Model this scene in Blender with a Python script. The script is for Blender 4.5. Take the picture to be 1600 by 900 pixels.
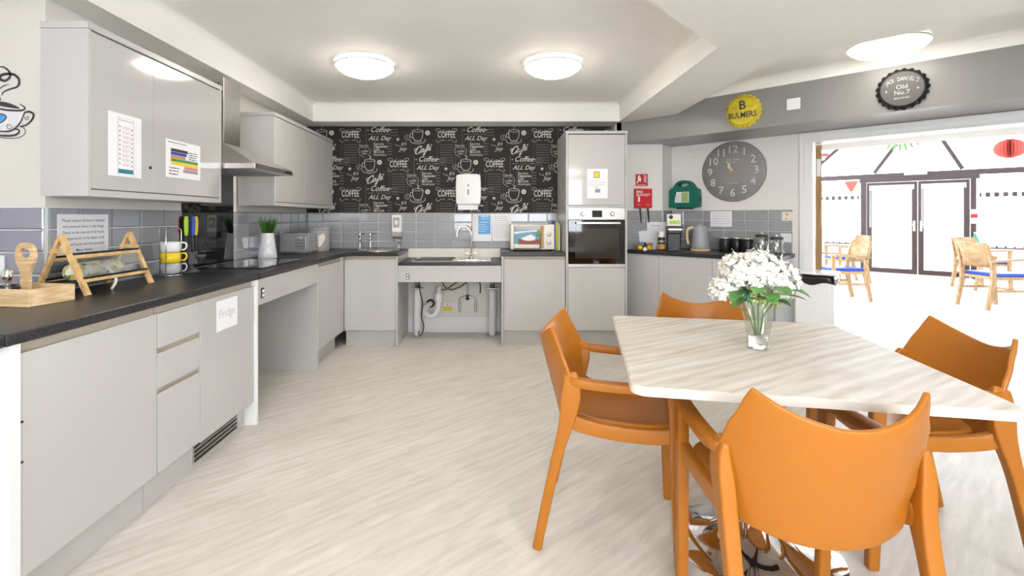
import bpy, bmesh, math, random
from mathutils import Vector, Matrix
random.seed(7)
for o in list(bpy.data.objects):
    bpy.data.objects.remove(o)
SC = bpy.context.scene
COL = SC.collection
PI = math.pi
R = math.radians

# ---------------------------------------------------------------- camera
HC = 1.23                       # eye height
cam = bpy.data.cameras.new('camera')
cam.sensor_width = 36.0
cam.lens = 750 / 1600 * 36.0
cam.shift_x = (800 - 768) / 1600
cam.shift_y = -(450 - 339) / 1600
cam.clip_start = 0.02
cam_o = bpy.data.objects.new('camera', cam)
cam_o.location = (0, 0, HC)
cam_o.rotation_euler = (PI / 2, 0, 0)
COL.objects.link(cam_o)
SC.camera = cam_o
# ---------------------------------------------------------------- world, sun, exposure
w = bpy.data.worlds.new('World'); SC.world = w; w.use_nodes = True
bg = w.node_tree.nodes['Background']
bg.inputs['Color'].default_value = (0.88, 0.92, 1.0, 1)
bg.inputs['Strength'].default_value = 3.0
sun = bpy.data.lights.new('sun', 'SUN'); sun.energy = .7; sun.angle = R(3); sun.color = (1, .96, .9)
sun_o = bpy.data.objects.new('sun', sun); sun_o.rotation_euler = (R(32), R(24), 0); COL.objects.link(sun_o)
LAMP_E = 4.5
SC.view_settings.view_transform = 'Standard'
SC.view_settings.look = 'None'
SC.view_settings.gamma = 1
SC.view_settings.use_curve_mapping = False
SC.view_settings.exposure = 2.45

# ---------------------------------------------------------------- helpers
def tag(o, label=None, cat=None, group=None, kind=None):
    if label: o['label'] = label
    if cat: o['category'] = cat
    if group: o['group'] = group
    if kind: o['kind'] = kind
    return o

def thing(name, label, cat, loc=(0, 0, 0), rz=0, group=None, kind=None):
    o = bpy.data.objects.new(name, None)
    o.empty_display_size = .05
    o.location = loc; o.rotation_euler = (0, 0, rz)
    COL.objects.link(o)
    return tag(o, label, cat, group, kind)

def link(name, me, m, parent=None, loc=None, rz=0):
    o = bpy.data.objects.new(name, me)
    if m is not None and not me.materials: me.materials.append(M[m] if isinstance(m, str) else m)
    if loc is not None: o.location = loc
    if rz: o.rotation_euler = (0, 0, rz)
    COL.objects.link(o)
    if parent: o.parent = parent
    return o

def copy_tree(o, parent=None):
    c = o.copy(); COL.objects.link(c); c.parent = parent
    for ch in list(o.children): copy_tree(ch, c)
    return c

TXT = {}
def text_geo(s, bold=0.0, shear=0.0, align='CENTER'):
    k = (s, bold, shear, align)
    if k not in TXT:
        cu = bpy.data.curves.new('t', 'FONT'); cu.body = s; cu.size = 1
        cu.align_x = align; cu.align_y = 'CENTER'; cu.shear = shear; cu.offset = bold
        cu.resolution_u = 2
        ob = bpy.data.objects.new('t', cu)
        me = ob.to_mesh()
        vs = [v.co.copy() for v in me.vertices]; fs = [tuple(p.vertices) for p in me.polygons]
        ob.to_mesh_clear(); bpy.data.objects.remove(ob); bpy.data.curves.remove(cu)
        TXT[k] = (vs, fs)
    return TXT[k]

class MB:
    """collects shapes; build() links them as one mesh object"""
    def __init__(s): s.v = []; s.f = []; s.m = Matrix(); s.sm = []
    def add(s, vs, fs, smooth=False):
        n = len(s.v)
        s.v += [s.m @ Vector(p) for p in vs]
        s.f += [tuple(i + n for i in f) for f in fs]
        s.sm += [smooth] * len(fs)
        return s
    def box(s, x0, x1, y0, y1, z0, z1, b=0.0):
        if x0 > x1: x0, x1 = x1, x0
        if y0 > y1: y0, y1 = y1, y0
        if z0 > z1: z0, z1 = z1, z0
        if b <= 0:
            vs = [(x, y, z) for x in (x0, x1) for y in (y0, y1) for z in (z0, z1)]
            fs = [(0, 1, 3, 2), (4, 6, 7, 5), (0, 4, 5, 1), (2, 3, 7, 6), (0, 2, 6, 4), (1, 5, 7, 3)]
            return s.add(vs, fs)
        bm = bmesh.new()
        bmesh.ops.create_cube(bm, size=1)
        for v in bm.verts:
            v.co = Vector(((x0 + x1) / 2 + v.co.x * (x1 - x0), (y0 + y1) / 2 + v.co.y * (y1 - y0), (z0 + z1) / 2 + v.co.z * (z1 - z0)))
        b = min(b, .49 * min(x1 - x0, y1 - y0, z1 - z0))
        bmesh.ops.bevel(bm, geom=list(bm.edges), offset=b, segments=2, profile=.5, affect='EDGES')
        return s.bm(bm)
    def bm(s, bm, smooth=False):
        bm.verts.index_update()
        s.add([v.co.copy() for v in bm.verts], [tuple(v.index for v in f.verts) for f in bm.faces], smooth)
        bm.free(); return s
    def prism(s, pts, z0, z1):
        """polygon in xy (ccw) extruded z0..z1"""
        n = len(pts)
        vs = [(p[0], p[1], z0) for p in pts] + [(p[0], p[1], z1) for p in pts]
        fs = [tuple(range(n - 1, -1, -1)), tuple(range(n, 2 * n))] + [(i, (i + 1) % n, n + (i + 1) % n, n + i) for i in range(n)]
        return s.add(vs, fs)
    def prism_y(s, pts, y0, y1):
        """polygon in xz extruded along y"""
        n = len(pts)
        vs = [(p[0], y0, p[1]) for p in pts] + [(p[0], y1, p[1]) for p in pts]
        fs = [tuple(range(n)), tuple(range(2 * n - 1, n - 1, -1))] + [((i + 1) % n, i, n + i, n + (i + 1) % n) for i in range(n)]
        return s.add(vs, fs)
    def prism_x(s, pts, x0, x1):
        """polygon in yz extruded along x"""
        n = len(pts)
        vs = [(x0, p[0], p[1]) for p in pts] + [(x1, p[0], p[1]) for p in pts]
        fs = [tuple(range(n - 1, -1, -1)), tuple(range(n, 2 * n))] + [(i, (i + 1) % n, n + (i + 1) % n, n + i) for i in range(n)]
        return s.add(vs, fs)
    def lathe(s, prof, c=(0, 0, 0), n=24, axis='z', smooth=True, cap=True):
        """prof: (r, h) list"""
        vs = []; fs = []
        for r, h in prof:
            for i in range(n):
                a = 2 * PI * i / n
                p = (r * math.cos(a), r * math.sin(a), h)
                if axis == 'y': p = (p[0], -p[2], p[1])
                if axis == 'x': p = (p[2], p[0], p[1])
                vs.append((p[0] + c[0], p[1] + c[1], p[2] + c[2]))
        for j in range(len(prof) - 1):
            for i in range(n):
                a = j * n + i; b = j * n + (i + 1) % n
                fs.append((a, b, b + n, a + n))
        s.add(vs, fs, smooth)
        if cap:
            k = len(prof) - 1
            base = len(s.v) - len(vs)
            if prof[0][0] > 1e-5: s.f.append(tuple(base + i for i in range(n - 1, -1, -1))); s.sm.append(False)
            if prof[k][0] > 1e-5: s.f.append(tuple(base + k * n + i for i in range(n))); s.sm.append(False)
        return s
    def cyl(s, c, r, h, n=20, axis='z', r2=None):
        return s.lathe([(r, 0), (r if r2 is None else r2, h)], c, n, axis)
    def tube(s, pts, r, n=8, closed=False, flat=None):
        """swept tube along points; r a number or list; flat=(w,h) gives a rectangular section"""
        P = [Vector(p) for p in pts]; k = len(P)
        rs = r if isinstance(r, (list, tuple)) else [r] * k
        vs = []; up = None
        for i in range(k):
            if closed: t = (P[(i + 1) % k] - P[i - 1])
            else: t = P[min(i + 1, k - 1)] - P[max(i - 1, 0)]
            t.normalize()
            if up is None:
                up = Vector((0, 0, 1)) if abs(t.z) < .9 else Vector((0, 1, 0))
            a = t.cross(up)
            if a.length < 1e-4: a = t.cross(Vector((1, 0, 0)))
            a.normalize(); b = a.cross(t).normalized(); up = b
            for j in range(n):
                th = 2 * PI * j / n
                vs.append(P[i] + a * (rs[i] * math.cos(th)) + b * (rs[i] * math.sin(th)))
        fs = []
        for i in range(k if closed else k - 1):
            for j in range(n):
                a0 = i * n + j; b0 = i * n + (j + 1) % n
                a1 = ((i + 1) % k) * n + j; b1 = ((i + 1) % k) * n + (j + 1) % n
                fs.append((a0, b0, b1, a1))
        s.add(vs, fs, True)
        if not closed:
            base = len(s.v) - len(vs)
            s.f.append(tuple(base + j for j in range(n - 1, -1, -1))); s.sm.append(False)
            s.f.append(tuple(base + (k - 1) * n + j for j in range(n))); s.sm.append(False)
        return s
    def beam(s, pts, secs, up=(0, 0, 1)):
        """rectangular sections (w,h) along points, w along side, h along up"""
        P = [Vector(p) for p in pts]; k = len(P); vs = []; u0 = Vector(up)
        for i in range(k):
            t = (P[min(i + 1, k - 1)] - P[max(i - 1, 0)]).normalized()
            a = t.cross(u0).normalized(); b = a.cross(t).normalized()
            w_, h_ = secs[i] if isinstance(secs, list) else secs
            for sx, sy in ((-1, -1), (1, -1), (1, 1), (-1, 1)):
                vs.append(P[i] + a * (sx * w_ / 2) + b * (sy * h_ / 2))
        fs = [(3, 2, 1, 0), tuple(4 * (k - 1) + j for j in range(4))]
        for i in range(k - 1):
            for j in range(4):
                fs.append((4 * i + j, 4 * i + (j + 1) % 4, 4 * i + 4 + (j + 1) % 4, 4 * i + 4 + j))
        return s.add(vs, fs)
    def ball(s, c, r, n=10, m=6, sq=(1, 1, 1)):
        vs = []; fs = []
        for j in range(m + 1):
            ph = PI * j / m
            for i in range(n):
                a = 2 * PI * i / n
                vs.append((c[0] + r * sq[0] * math.sin(ph) * math.cos(a), c[1] + r * sq[1] * math.sin(ph) * math.sin(a), c[2] - r * sq[2] * math.cos(ph)))
        for j in range(m):
            for i in range(n):
                a = j * n + i; b = j * n + (i + 1) % n
                fs.append((a, b, b + n, a + n))
        return s.add(vs, fs, True)
    # ---- flat print on a local wall frame: x right, z up, -y towards the viewer
    def text(s, t, x, z, size, y=0.0, bold=0.0, shear=0.0, align='CENTER', rot=0.0, sx=1.0):
        vs, fs = text_geo(t, bold, shear, align)
        c, sn = math.cos(rot), math.sin(rot)
        out = []
        for p in vs:
            px, pz = p.x * size * sx, p.y * size
            out.append((x + c * px - sn * pz, y, z + sn * px + c * pz))
        return s.add(out, fs)
    def rect(s, x0, x1, z0, z1, y=0.0):
        return s.add([(x0, y, z0), (x1, y, z0), (x1, y, z1), (x0, y, z1)], [(0, 1, 2, 3)])
    def poly(s, pts, y=0.0):
        return s.add([(p[0], y, p[1]) for p in pts], [tuple(range(len(pts)))])
    def disc(s, x, z, r, y=0.0, n=24, rz=None):
        return s.poly([(x + r * math.cos(2 * PI * i / n), z + (rz or r) * math.sin(2 * PI * i / n)) for i in range(n)], y)
    def stroke(s, pts, w, y=0.0, closed=False):
        """flat ribbon along 2-D points; w a number or a list"""
        k = len(pts); ws = w if isinstance(w, (list, tuple)) else [w] * k
        vs = []
        for i in range(k):
            if closed: a, b = pts[i - 1], pts[(i + 1) % k]
            else: a, b = pts[max(i - 1, 0)], pts[min(i + 1, k - 1)]
            dx, dz = b[0] - a[0], b[1] - a[1]; L = math.hypot(dx, dz) or 1
            nx, nz = -dz / L * ws[i] / 2, dx / L * ws[i] / 2
            vs += [(pts[i][0] + nx, y, pts[i][1] + nz), (pts[i][0] - nx, y, pts[i][1] - nz)]
        fs = [(2 * i, 2 * i + 1, 2 * i + 3, 2 * i + 2) for i in range(k - 1)]
        if closed: fs.append((2 * k - 2, 2 * k - 1, 1, 0))
        return s.add(vs, fs)
    def ring(s, x, z, r, w, y=0.0, n=24, rz=None):
        return s.stroke([(x + r * math.cos(2 * PI * i / n), z + (rz or r) * math.sin(2 * PI * i / n)) for i in range(n)], w, y, True)
    def mesh(s, name):
        me = bpy.data.meshes.new(name)
        me.from_pydata([tuple(p) for p in s.v], [], s.f)
        me.polygons.foreach_set('use_smooth', s.sm)
        me.update(); return me
    def build(s, name, m, parent=None, loc=None, rz=0):
        return link(name, s.mesh(name), m, parent, loc, rz)

def spl(pts, n=8, closed=False):
    """Catmull-Rom through points (2-D or 3-D)"""
    out = []; k = len(pts)
    for i in range(k if closed else k - 1):
        if closed: p = [pts[(i + j) % k] for j in (-1, 0, 1, 2)]
        else: p = [pts[max(i - 1, 0)], pts[i], pts[i + 1], pts[min(i + 2, k - 1)]]
        for j in range(n):
            t = j / n
            out.append(tuple(.5 * (2 * b + (c - a) * t + (2 * a - 5 * b + 4 * c - d) * t * t + (3 * b - a - 3 * c + d) * t ** 3) for a, b, c, d in zip(*p)))
    if not closed: out.append(tuple(pts[-1]))
    return out

def soft(o, w=.003, seg=2):
    b = o.modifiers.new('bevel', 'BEVEL'); b.width = w; b.segments = seg; b.limit_method = 'ANGLE'; b.angle_limit = R(40)
    return o
def smooth(o):
    o.data.polygons.foreach_set('use_smooth', [True] * len(o.data.polygons)); return o
def weld(me, d=1e-4):
    bm = bmesh.new(); bm.from_mesh(me); bmesh.ops.remove_doubles(bm, verts=bm.verts, dist=d)
    bmesh.ops.recalc_face_normals(bm, faces=bm.faces); bm.to_mesh(me); bm.free(); return me

# ---------------------------------------------------------------- materials
M = {}
def mat(name, col, rough=.5, metal=0.0, coat=0.0, emit=None, es=0.0, trans=0.0, ior=1.45, alpha=1.0, spec=.5, var=0.0, vs=8.0, bump=0.0, bs=200.0, sss=0):
    m = bpy.data.materials.new(name); m.use_nodes = True
    nt = m.node_tree; b = nt.nodes['Principled BSDF']
    b.inputs['Base Color'].default_value = (*col, 1); b.inputs['Roughness'].default_value = rough
    b.inputs['Metallic'].default_value = metal; b.inputs['Coat Weight'].default_value = coat
    b.inputs['Coat Roughness'].default_value = .04
    b.inputs['Transmission Weight'].default_value = trans; b.inputs['IOR'].default_value = ior
    b.inputs['Specular IOR Level'].default_value = spec; b.inputs['Alpha'].default_value = alpha
    if emit: b.inputs['Emission Color'].default_value = (*emit, 1); b.inputs['Emission Strength'].default_value = es
    tc = nt.nodes.new('ShaderNodeTexCoord')
    n = nt.nodes.new('ShaderNodeTexNoise'); n.inputs['Scale'].default_value = vs; n.inputs['Detail'].default_value = 4
    nt.links.new(tc.outputs['Object'], n.inputs['Vector'])
    if var:
        mx = nt.nodes.new('ShaderNodeMixRGB'); mx.blend_type = 'MULTIPLY'
        mx.inputs['Fac'].default_value = 1; mx.inputs['Color1'].default_value = (*col, 1)
        mr = nt.nodes.new('ShaderNodeMapRange'); mr.inputs['To Min'].default_value = 1 - var; mr.inputs['To Max'].default_value = 1 + var
        mr.inputs['From Min'].default_value = .3; mr.inputs['From Max'].default_value = .7
        nt.links.new(n.outputs['Fac'], mr.inputs['Value'])
        nt.links.new(mr.outputs['Result'], mx.inputs['Color2'])
        nt.links.new(mx.outputs['Color'], b.inputs['Base Color'])
    if bump:
        n2 = nt.nodes.new('ShaderNodeTexNoise'); n2.inputs['Scale'].default_value = bs
        nt.links.new(tc.outputs['Object'], n2.inputs['Vector'])
        bp = nt.nodes.new('ShaderNodeBump'); bp.inputs['Strength'].default_value = bump; bp.inputs['Distance'].default_value = .002
        nt.links.new(n2.outputs['Fac'], bp.inputs['Height']); nt.links.new(bp.outputs['Normal'], b.inputs['Normal'])
    M[name] = m; return m

def glass_pane(name, tint=(1, 1, 1), f=.08):
    m = bpy.data.materials.new(name); m.use_nodes = True; nt = m.node_tree; nt.nodes.clear()
    o = nt.nodes.new('ShaderNodeOutputMaterial'); mx = nt.nodes.new('ShaderNodeMixShader')
    t = nt.nodes.new('ShaderNodeBsdfTransparent'); t.inputs['Color'].default_value = (*tint, 1)
    g = nt.nodes.new('ShaderNodeBsdfGlossy'); g.inputs['Roughness'].default_value = .02
    mx.inputs['Fac'].default_value = f
    nt.links.new(t.outputs[0], mx.inputs[1]); nt.links.new(g.outputs[0], mx.inputs[2]); nt.links.new(mx.outputs[0], o.inputs['Surface'])
    M[name] = m

def wood(name, c1, c2, rot, sc=(1, 1, 1), rough=.35, plank=0.0, contrast=.5, ring=9.0, wave=.35):
    """grain running along local x after a rotation by rot about z; plank = board width for a seam-tone step"""
    m = bpy.data.materials.new(name); m.use_nodes = True; nt = m.node_tree; b = nt.nodes['Principled BSDF']
    L = nt.links.new
    tc = nt.nodes.new('ShaderNodeTexCoord'); mp = nt.nodes.new('ShaderNodeMapping')
    mp.inputs['Rotation'].default_value = (0, 0, rot)
    L(tc.outputs['Object'], mp.inputs['Vector'])
    st = nt.nodes.new('ShaderNodeMapping'); st.inputs['Scale'].default_value = sc
    L(mp.outputs['Vector'], st.inputs['Vector'])
    n1 = nt.nodes.new('ShaderNodeTexNoise'); n1.inputs['Scale'].default_value = ring; n1.inputs['Detail'].default_value = 8; n1.inputs['Roughness'].default_value = .65; n1.inputs['Distortion'].default_value = .6
    L(st.outputs['Vector'], n1.inputs['Vector'])
    wv = nt.nodes.new('ShaderNodeTexWave'); wv.wave_type = 'BANDS'; wv.bands_direction = 'Y'
    wv.inputs['Scale'].default_value = ring * .35; wv.inputs['Distortion'].default_value = 9; wv.inputs['Detail'].default_value = 3; wv.inputs['Detail Scale'].default_value = 1.2
    L(st.outputs['Vector'], wv.inputs['Vector'])
    a = nt.nodes.new('ShaderNodeMath'); a.operation = 'MULTIPLY_ADD'; a.inputs[1].default_value = wave
    L(wv.outputs['Fac'], a.inputs[0]); L(n1.outputs['Fac'], a.inputs[2])
    val = a.outputs[0]
    if plank:
        br = nt.nodes.new('ShaderNodeTexBrick'); br.inputs['Scale'].default_value = 1
        br.inputs['Brick Width'].default_value = 1.2; br.inputs['Row Height'].default_value = plank; br.inputs['Mortar Size'].default_value = .0012
        br.inputs['Color1'].default_value = (.38, .38, .38, 1); br.inputs['Color2'].default_value = (.62, .62, .62, 1); br.inputs['Mortar'].default_value = (.2, .2, .2, 1)
        L(mp.outputs['Vector'], br.inputs['Vector'])
        a2 = nt.nodes.new('ShaderNodeMath'); a2.operation = 'MULTIPLY_ADD'; a2.inputs[1].default_value = .45
        L(br.outputs['Color'], a2.inputs[0]); L(val, a2.inputs[2]); val = a2.outputs[0]
    cr = nt.nodes.new('ShaderNodeValToRGB')
    mid = .5 + wave * .5 + (.22 if plank else 0)
    cr.color_ramp.elements[0].position = mid - contrast / 2; cr.color_ramp.elements[0].color = (*c1, 1)
    cr.color_ramp.elements[1].position = mid + contrast / 2; cr.color_ramp.elements[1].color = (*c2, 1)
    L(val, cr.inputs['Fac']); L(cr.outputs['Color'], b.inputs['Base Color'])
    b.inputs['Roughness'].default_value = rough; b.inputs['Specular IOR Level'].default_value = .22
    bp = nt.nodes.new('ShaderNodeBump'); bp.inputs['Strength'].default_value = .12; bp.inputs['Distance'].default_value = .002
    L(n1.outputs['Fac'], bp.inputs['Height']); L(bp.outputs['Normal'], b.inputs['Normal'])
    M[name] = m

def speckle(name, base, spk, rough):
    m = bpy.data.materials.new(name); m.use_nodes = True; nt = m.node_tree; b = nt.nodes['Principled BSDF']; L = nt.links.new
    tc = nt.nodes.new('ShaderNodeTexCoord'); n = nt.nodes.new('ShaderNodeTexNoise'); n.inputs['Scale'].default_value = 260; n.inputs['Detail'].default_value = 2
    L(tc.outputs['Object'], n.inputs['Vector'])
    cr = nt.nodes.new('ShaderNodeValToRGB'); cr.color_ramp.elements[0].position = .52; cr.color_ramp.elements[0].color = (*base, 1)
    cr.color_ramp.elements[1].position = .78; cr.color_ramp.elements[1].color = (*spk, 1)
    L(n.outputs['Fac'], cr.inputs['Fac']); L(cr.outputs['Color'], b.inputs['Base Color']); b.inputs['Roughness'].default_value = rough
    M[name] = m

mat('ceiling_paint', (.90, .89, .85), .7, var=.02, vs=2)
mat('magnolia', (.74, .715, .665), .65, var=.02, vs=2)
mat('white_wall', (.80, .78, .75), .6, var=.02, vs=2)
mat('grey_paint', (.27, .265, .26), .3, var=.03, vs=3)
mat('white_gloss', (.84, .84, .84), .22)
mat('grout', (.82, .82, .82), .8)
mat('tile', (.34, .35, .37), .12, coat=.5, var=.05, vs=3)
mat('tile_pale', (.31, .31, .375), .12, coat=.5, var=.05, vs=3)
mat('door_gloss', (.53, .52, .51), .10, coat=.35)
mat('carcass', (.53, .52, .51), .3)
mat('rail', (.50, .44, .35), .4)
mat('plinth', (.545, .53, .51), .3)
speckle('worktop', (.012, .012, .014), (.11, .11, .125), .34)
mat('black_glass', (.004, .004, .005), .03, coat=.6)
mat('black_plastic', (.012, .012, .013), .35)
mat('dark_rubber', (.02, .02, .022), .6)
mat('steel', (.62, .60, .57), .28, metal=1, var=.04, vs=30)
mat('chrome', (.85, .85, .86), .05, metal=1)
mat('steel_sink', (.72, .71, .68), .24, metal=1)
mat('chalkboard', (.022, .020, .021), .75, var=.15, vs=5)
mat('chalk', (.62, .60, .55), .85)
mat('chalk_dim', (.16, .155, .15), .85)
mat('paper', (.86, .86, .88), .7)
mat('ink', (.05, .05, .06), .7)
mat('ink_grey', (.33, .33, .36), .7)
mat('white_plastic', (.84, .84, .84), .3)
mat('cream_plastic', (.80, .76, .66), .35)
mat('orange_plastic', (.435, .15, .012), .38, bump=.03, bs=900)
mat('red', (.62, .012, .02), .3)
mat('green_case', (.0, .14, .10), .42)
mat('yellow', (.85, .62, .02), .4)
mat('lime', (.42, .66, .02), .4)
mat('blue', (.02, .07, .45), .4)
mat('sky_blue', (.10, .38, .78), .5)
mat('teal', (.02, .19, .24), .5)
mat('pink', (.62, .25, .32), .6)
mat('pine', (.80, .55, .28), .5)
mat('brown_frame', (.055, .030, .028), .35)
mat('amber', (.55, .28, .06), .4)
glass_pane('glass_pane', f=.07)
glass_pane('clear_ware', (.90, .93, .91), f=.2)
glass_pane('shade_sheet', (.30, .31, .32), f=.08)  # tint set dark to dim the sky light entering the lounge
glass_pane('acrylic', (.92, .94, .95), f=.16)
mat('water', (.9, 1, .98), 0, trans=1, ior=1.33)
mat('lamp', (1, 1, 1), .4, emit=(1.0, .92, .80), es=LAMP_E)
mat('lamp_soft', (1, 1, 1), .4, emit=(1.0, .92, .80), es=LAMP_E * .5)
mat('leaf', (.10, .26, .06), .45, var=.25, vs=20)
mat('leaf_blue', (.10, .24, .20), .5, var=.2, vs=20)
mat('grass', (.045, .17, .02), .5, var=.3, vs=30)
mat('petal', (.80, .79, .72), .6, var=.05, vs=40)
mat('berry', (.50, .58, .18), .45, var=.2, vs=60)
wood('floor_wood', (.50, .46, .39), (.75, .72, .66), R(-40), (.22, 1.15, 1), .40, plank=.18, contrast=.8, ring=16, wave=.10)
wood('table_wood', (.50, .43, .34), (.78, .745, .68), R(-40), (.35, 2.2, 1), .5, contrast=.6, ring=8, wave=.2)
wood('caddy_wood', (.60, .40, .20), (.82, .63, .38), 0, (1, 1, 12), .5, contrast=.5, ring=8)
wood('bamboo', (.62, .38, .15), (.80, .56, .27), 0, (3, 3, 3), .45, contrast=.5, ring=8)
wood('beech', (.36, .22, .10), (.50, .34, .19), 0, (3, 3, 3), .45, contrast=.5, ring=6)
wood('oak_door', (.30, .17, .06), (.46, .29, .12), 0, (6, 6, .5), .5, contrast=.5, ring=6)
# ================================================================= the setting
XL, YB = -1.98, 5.14            # left alcove wall, back wall
ZW = .893                       # worktop height
SW = 7.09                       # the angled wall lies on x + y = SW
def struct(name, mb, m, parent=None, soften=0):
    o = mb.build(name, m, parent)
    if parent is None: o['kind'] = 'structure'
    return o
def on(x, s):
    """point on the line X + Y = s seen at photo column x"""
    k = (x - 768) / 750
    Y = s / (1 + k); return (s - Y, Y)
A45 = R(-45)

struct('floor', MB().box(-3.2, 16, -1.8, 15, -.05, 0), 'floor_wood')
wl = struct('wall_left', MB().box(XL - .12, XL, 2.13, YB + .12, 0, 2.5), 'magnolia')
wn = struct('wall_near', MB().box(-3.12, XL - .12, 2.13, 2.25, 0, 2.5).box(XL - .12, XL, 2.1299, 2.13, 0, 2.5), 'magnolia')
struct('wall_side', MB().box(-3.12, -3.0, -1.8, 2.13, 0, 2.5), 'magnolia')
wb = struct('wall_back', MB().box(XL, 1.30, YB, YB + .12, 0, 2.5), 'magnolia')
C0 = (1.936, 5.154)             # inner corner of the angled wall
DJ = on(1250, SW)               # outer edge of the doorway architrave
wr = struct('wall_right', MB().prism([(1.283, 4.95), (1.762, 4.95), C0, (DJ[0] + .045, DJ[1] - .045), (DJ[0] + .26, DJ[1] + .17), (2.0, 5.6), (1.283, 5.6)], 0, 2.5), 'white_wall')
JR = (4.35, SW - 4.35)
struct('wall_right_far', MB().prism([JR, (8.9, SW - 8.9), (9.1, SW - 8.9 + .2), (JR[0] + .2, JR[1] + .2)], 0, 2.5), 'white_wall')
struct('wall_over_door', MB().prism([(DJ[0] + .045, DJ[1] - .045), JR, (JR[0] + .2, JR[1] + .2), (DJ[0] + .25, DJ[1] + .16)], 1.905, 2.5), 'white_wall')
rw = MB().box(-3.12, -1.0, -1.9, -1.8, 0, 2.5).box(2.1, 9.1, -1.9, -1.8, 0, 2.5).box(-1.0, 2.1, -1.9, -1.8, 0, .85).box(-1.0, 2.1, -1.9, -1.8, 2.12, 2.5)
struct('wall_rear', rw, 'magnolia')
# added rear window, unseen behind the photographer, to bring in more daylight
wf = struct('window_added', MB().box(-1.0, 2.1, -1.88, -1.82, .85, .9).box(-1.0, 2.1, -1.88, -1.82, 2.07, 2.12).box(-1.0, -.95, -1.88, -1.82, .9, 2.07).box(2.05, 2.1, -1.88, -1.82, .9, 2.07).box(.52, .57, -1.88, -1.82, .9, 2.07), 'white_gloss')
for a, b in ((-.95, .52), (.57, 2.05)):
    MB().box(a, b, -1.855, -1.85, .9, 2.07).build('pane', 'glass_pane', wf)

ZC = 2.39; ZS = 2.2
struct('ceiling', MB().prism([(-3.12, -1.9), (9.1, -1.9), (1.95, 5.25), (-2.1, 5.26), (-2.1, 2.16), (-3.12, 2.16)], ZC, 2.5), 'ceiling_paint')
struct('trim_1', MB().box(XL, -1.81, -1.8, YB, ZS, ZC), 'ceiling_paint')            # boxed-in bulkhead, left
struct('trim_2', MB().box(-1.81, 1.30, 4.87, YB, ZS, ZC), 'ceiling_paint')          # bulkhead over the papered wall
struct('trim_3', MB().prism([(1.755, 5.14), (1.30, 5.14), (1.30, 2.756), (.55, 2.006), (.55, -1.8), (6.555, -1.8), (1.755, 3.0)], ZS + .002, ZC), 'ceiling_paint')   # dropped beam
struct('trim_4', MB().prism([(1.29, 4.95), (1.34, 4.95), (5.9, .39), (6.3, .79), C0, (1.762, 4.95)], 1.98, ZC), 'grey_paint')   # grey bulkhead
def cove(name, a, b, r, inward, zt):
    """concave coving from a to b; inward = unit vector into the room"""
    a = Vector((*a, 0)); b = Vector((*b, 0)); n = Vector((*inward, 0))
    prof = [(0, 0), (0, -r)] + [(r - r * math.cos(t), -r + r * math.sin(t)) for t in [PI / 2 * k / 6 for k in range(1, 6)]] + [(r, 0)]
    vs = []
    for p in (a, b):
        for d, h in prof: q = p + n * d; vs.append((q.x, q.y, zt + h))
    k = len(prof)
    fs = [tuple(range(k)), tuple(range(2 * k - 1, k - 1, -1))] + [((i + 1) % k, i, k + i, k + (i + 1) % k) for i in range(k)]
    struct(name, MB().add(vs, fs), 'ceiling_paint')
q = math.sqrt(.5)
cove('trim_5', (-1.81, 4.87), (1.30, 4.87), .045, (0, -1), ZC)
cove('trim_6', (-1.81, -1.8), (-1.81, 4.87), .045, (1, 0), ZC)
cove('trim_7', (1.30, 4.87), (1.30, 2.756), .045, (-1, 0), ZC)
cove('trim_8', (1.76, 4.53), (5.5, .79), .085, (-q, -q), ZC)
# architrave of the wide doorway and the open oak door leaf
fr = thing('door_1', None, None, (DJ[0], DJ[1], 0), A45, kind='structure')
MB().box(0, .035, -.022, .0, 0, 1.972).box(.035, .075, -.014, 0, 0, 1.94).box(.075, .10, -.014, .10, 0, 1.905).build('jamb', 'white_gloss', fr)
MB().box(.035, 2.3, -.022, .0, 1.935, 1.972).box(.075, 2.3, -.014, 0, 1.905, 1.935).box(.1, 2.25, -.01, .2, 1.89, 1.9045).build('head_frame', 'white_gloss', fr)
dl = Vector((.56, .83, 0)).normalized()
p0 = Vector((*on(1275, 7.38), 0))
leaf = thing('door_leaf', 'open oak fire door leaf seen edge-on at the doorway jamb', 'door', p0, math.atan2(dl.y, dl.x))
MB().box(0, .82, -.044, 0, .01, 1.885).build('panel', 'oak_door', leaf)
MB().box(-.004, .03, -.036, -.004, 1.60, 1.76).build('door_closer', 'white_plastic', leaf)
MB().box(.05, .12, -.06, -.044, .95, 1.15).box(.06, .075, -.10, -.06, 1.05, 1.07).box(.06, .17, -.105, -.09, 1.05, 1.07).build('handle', 'steel', leaf)

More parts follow.
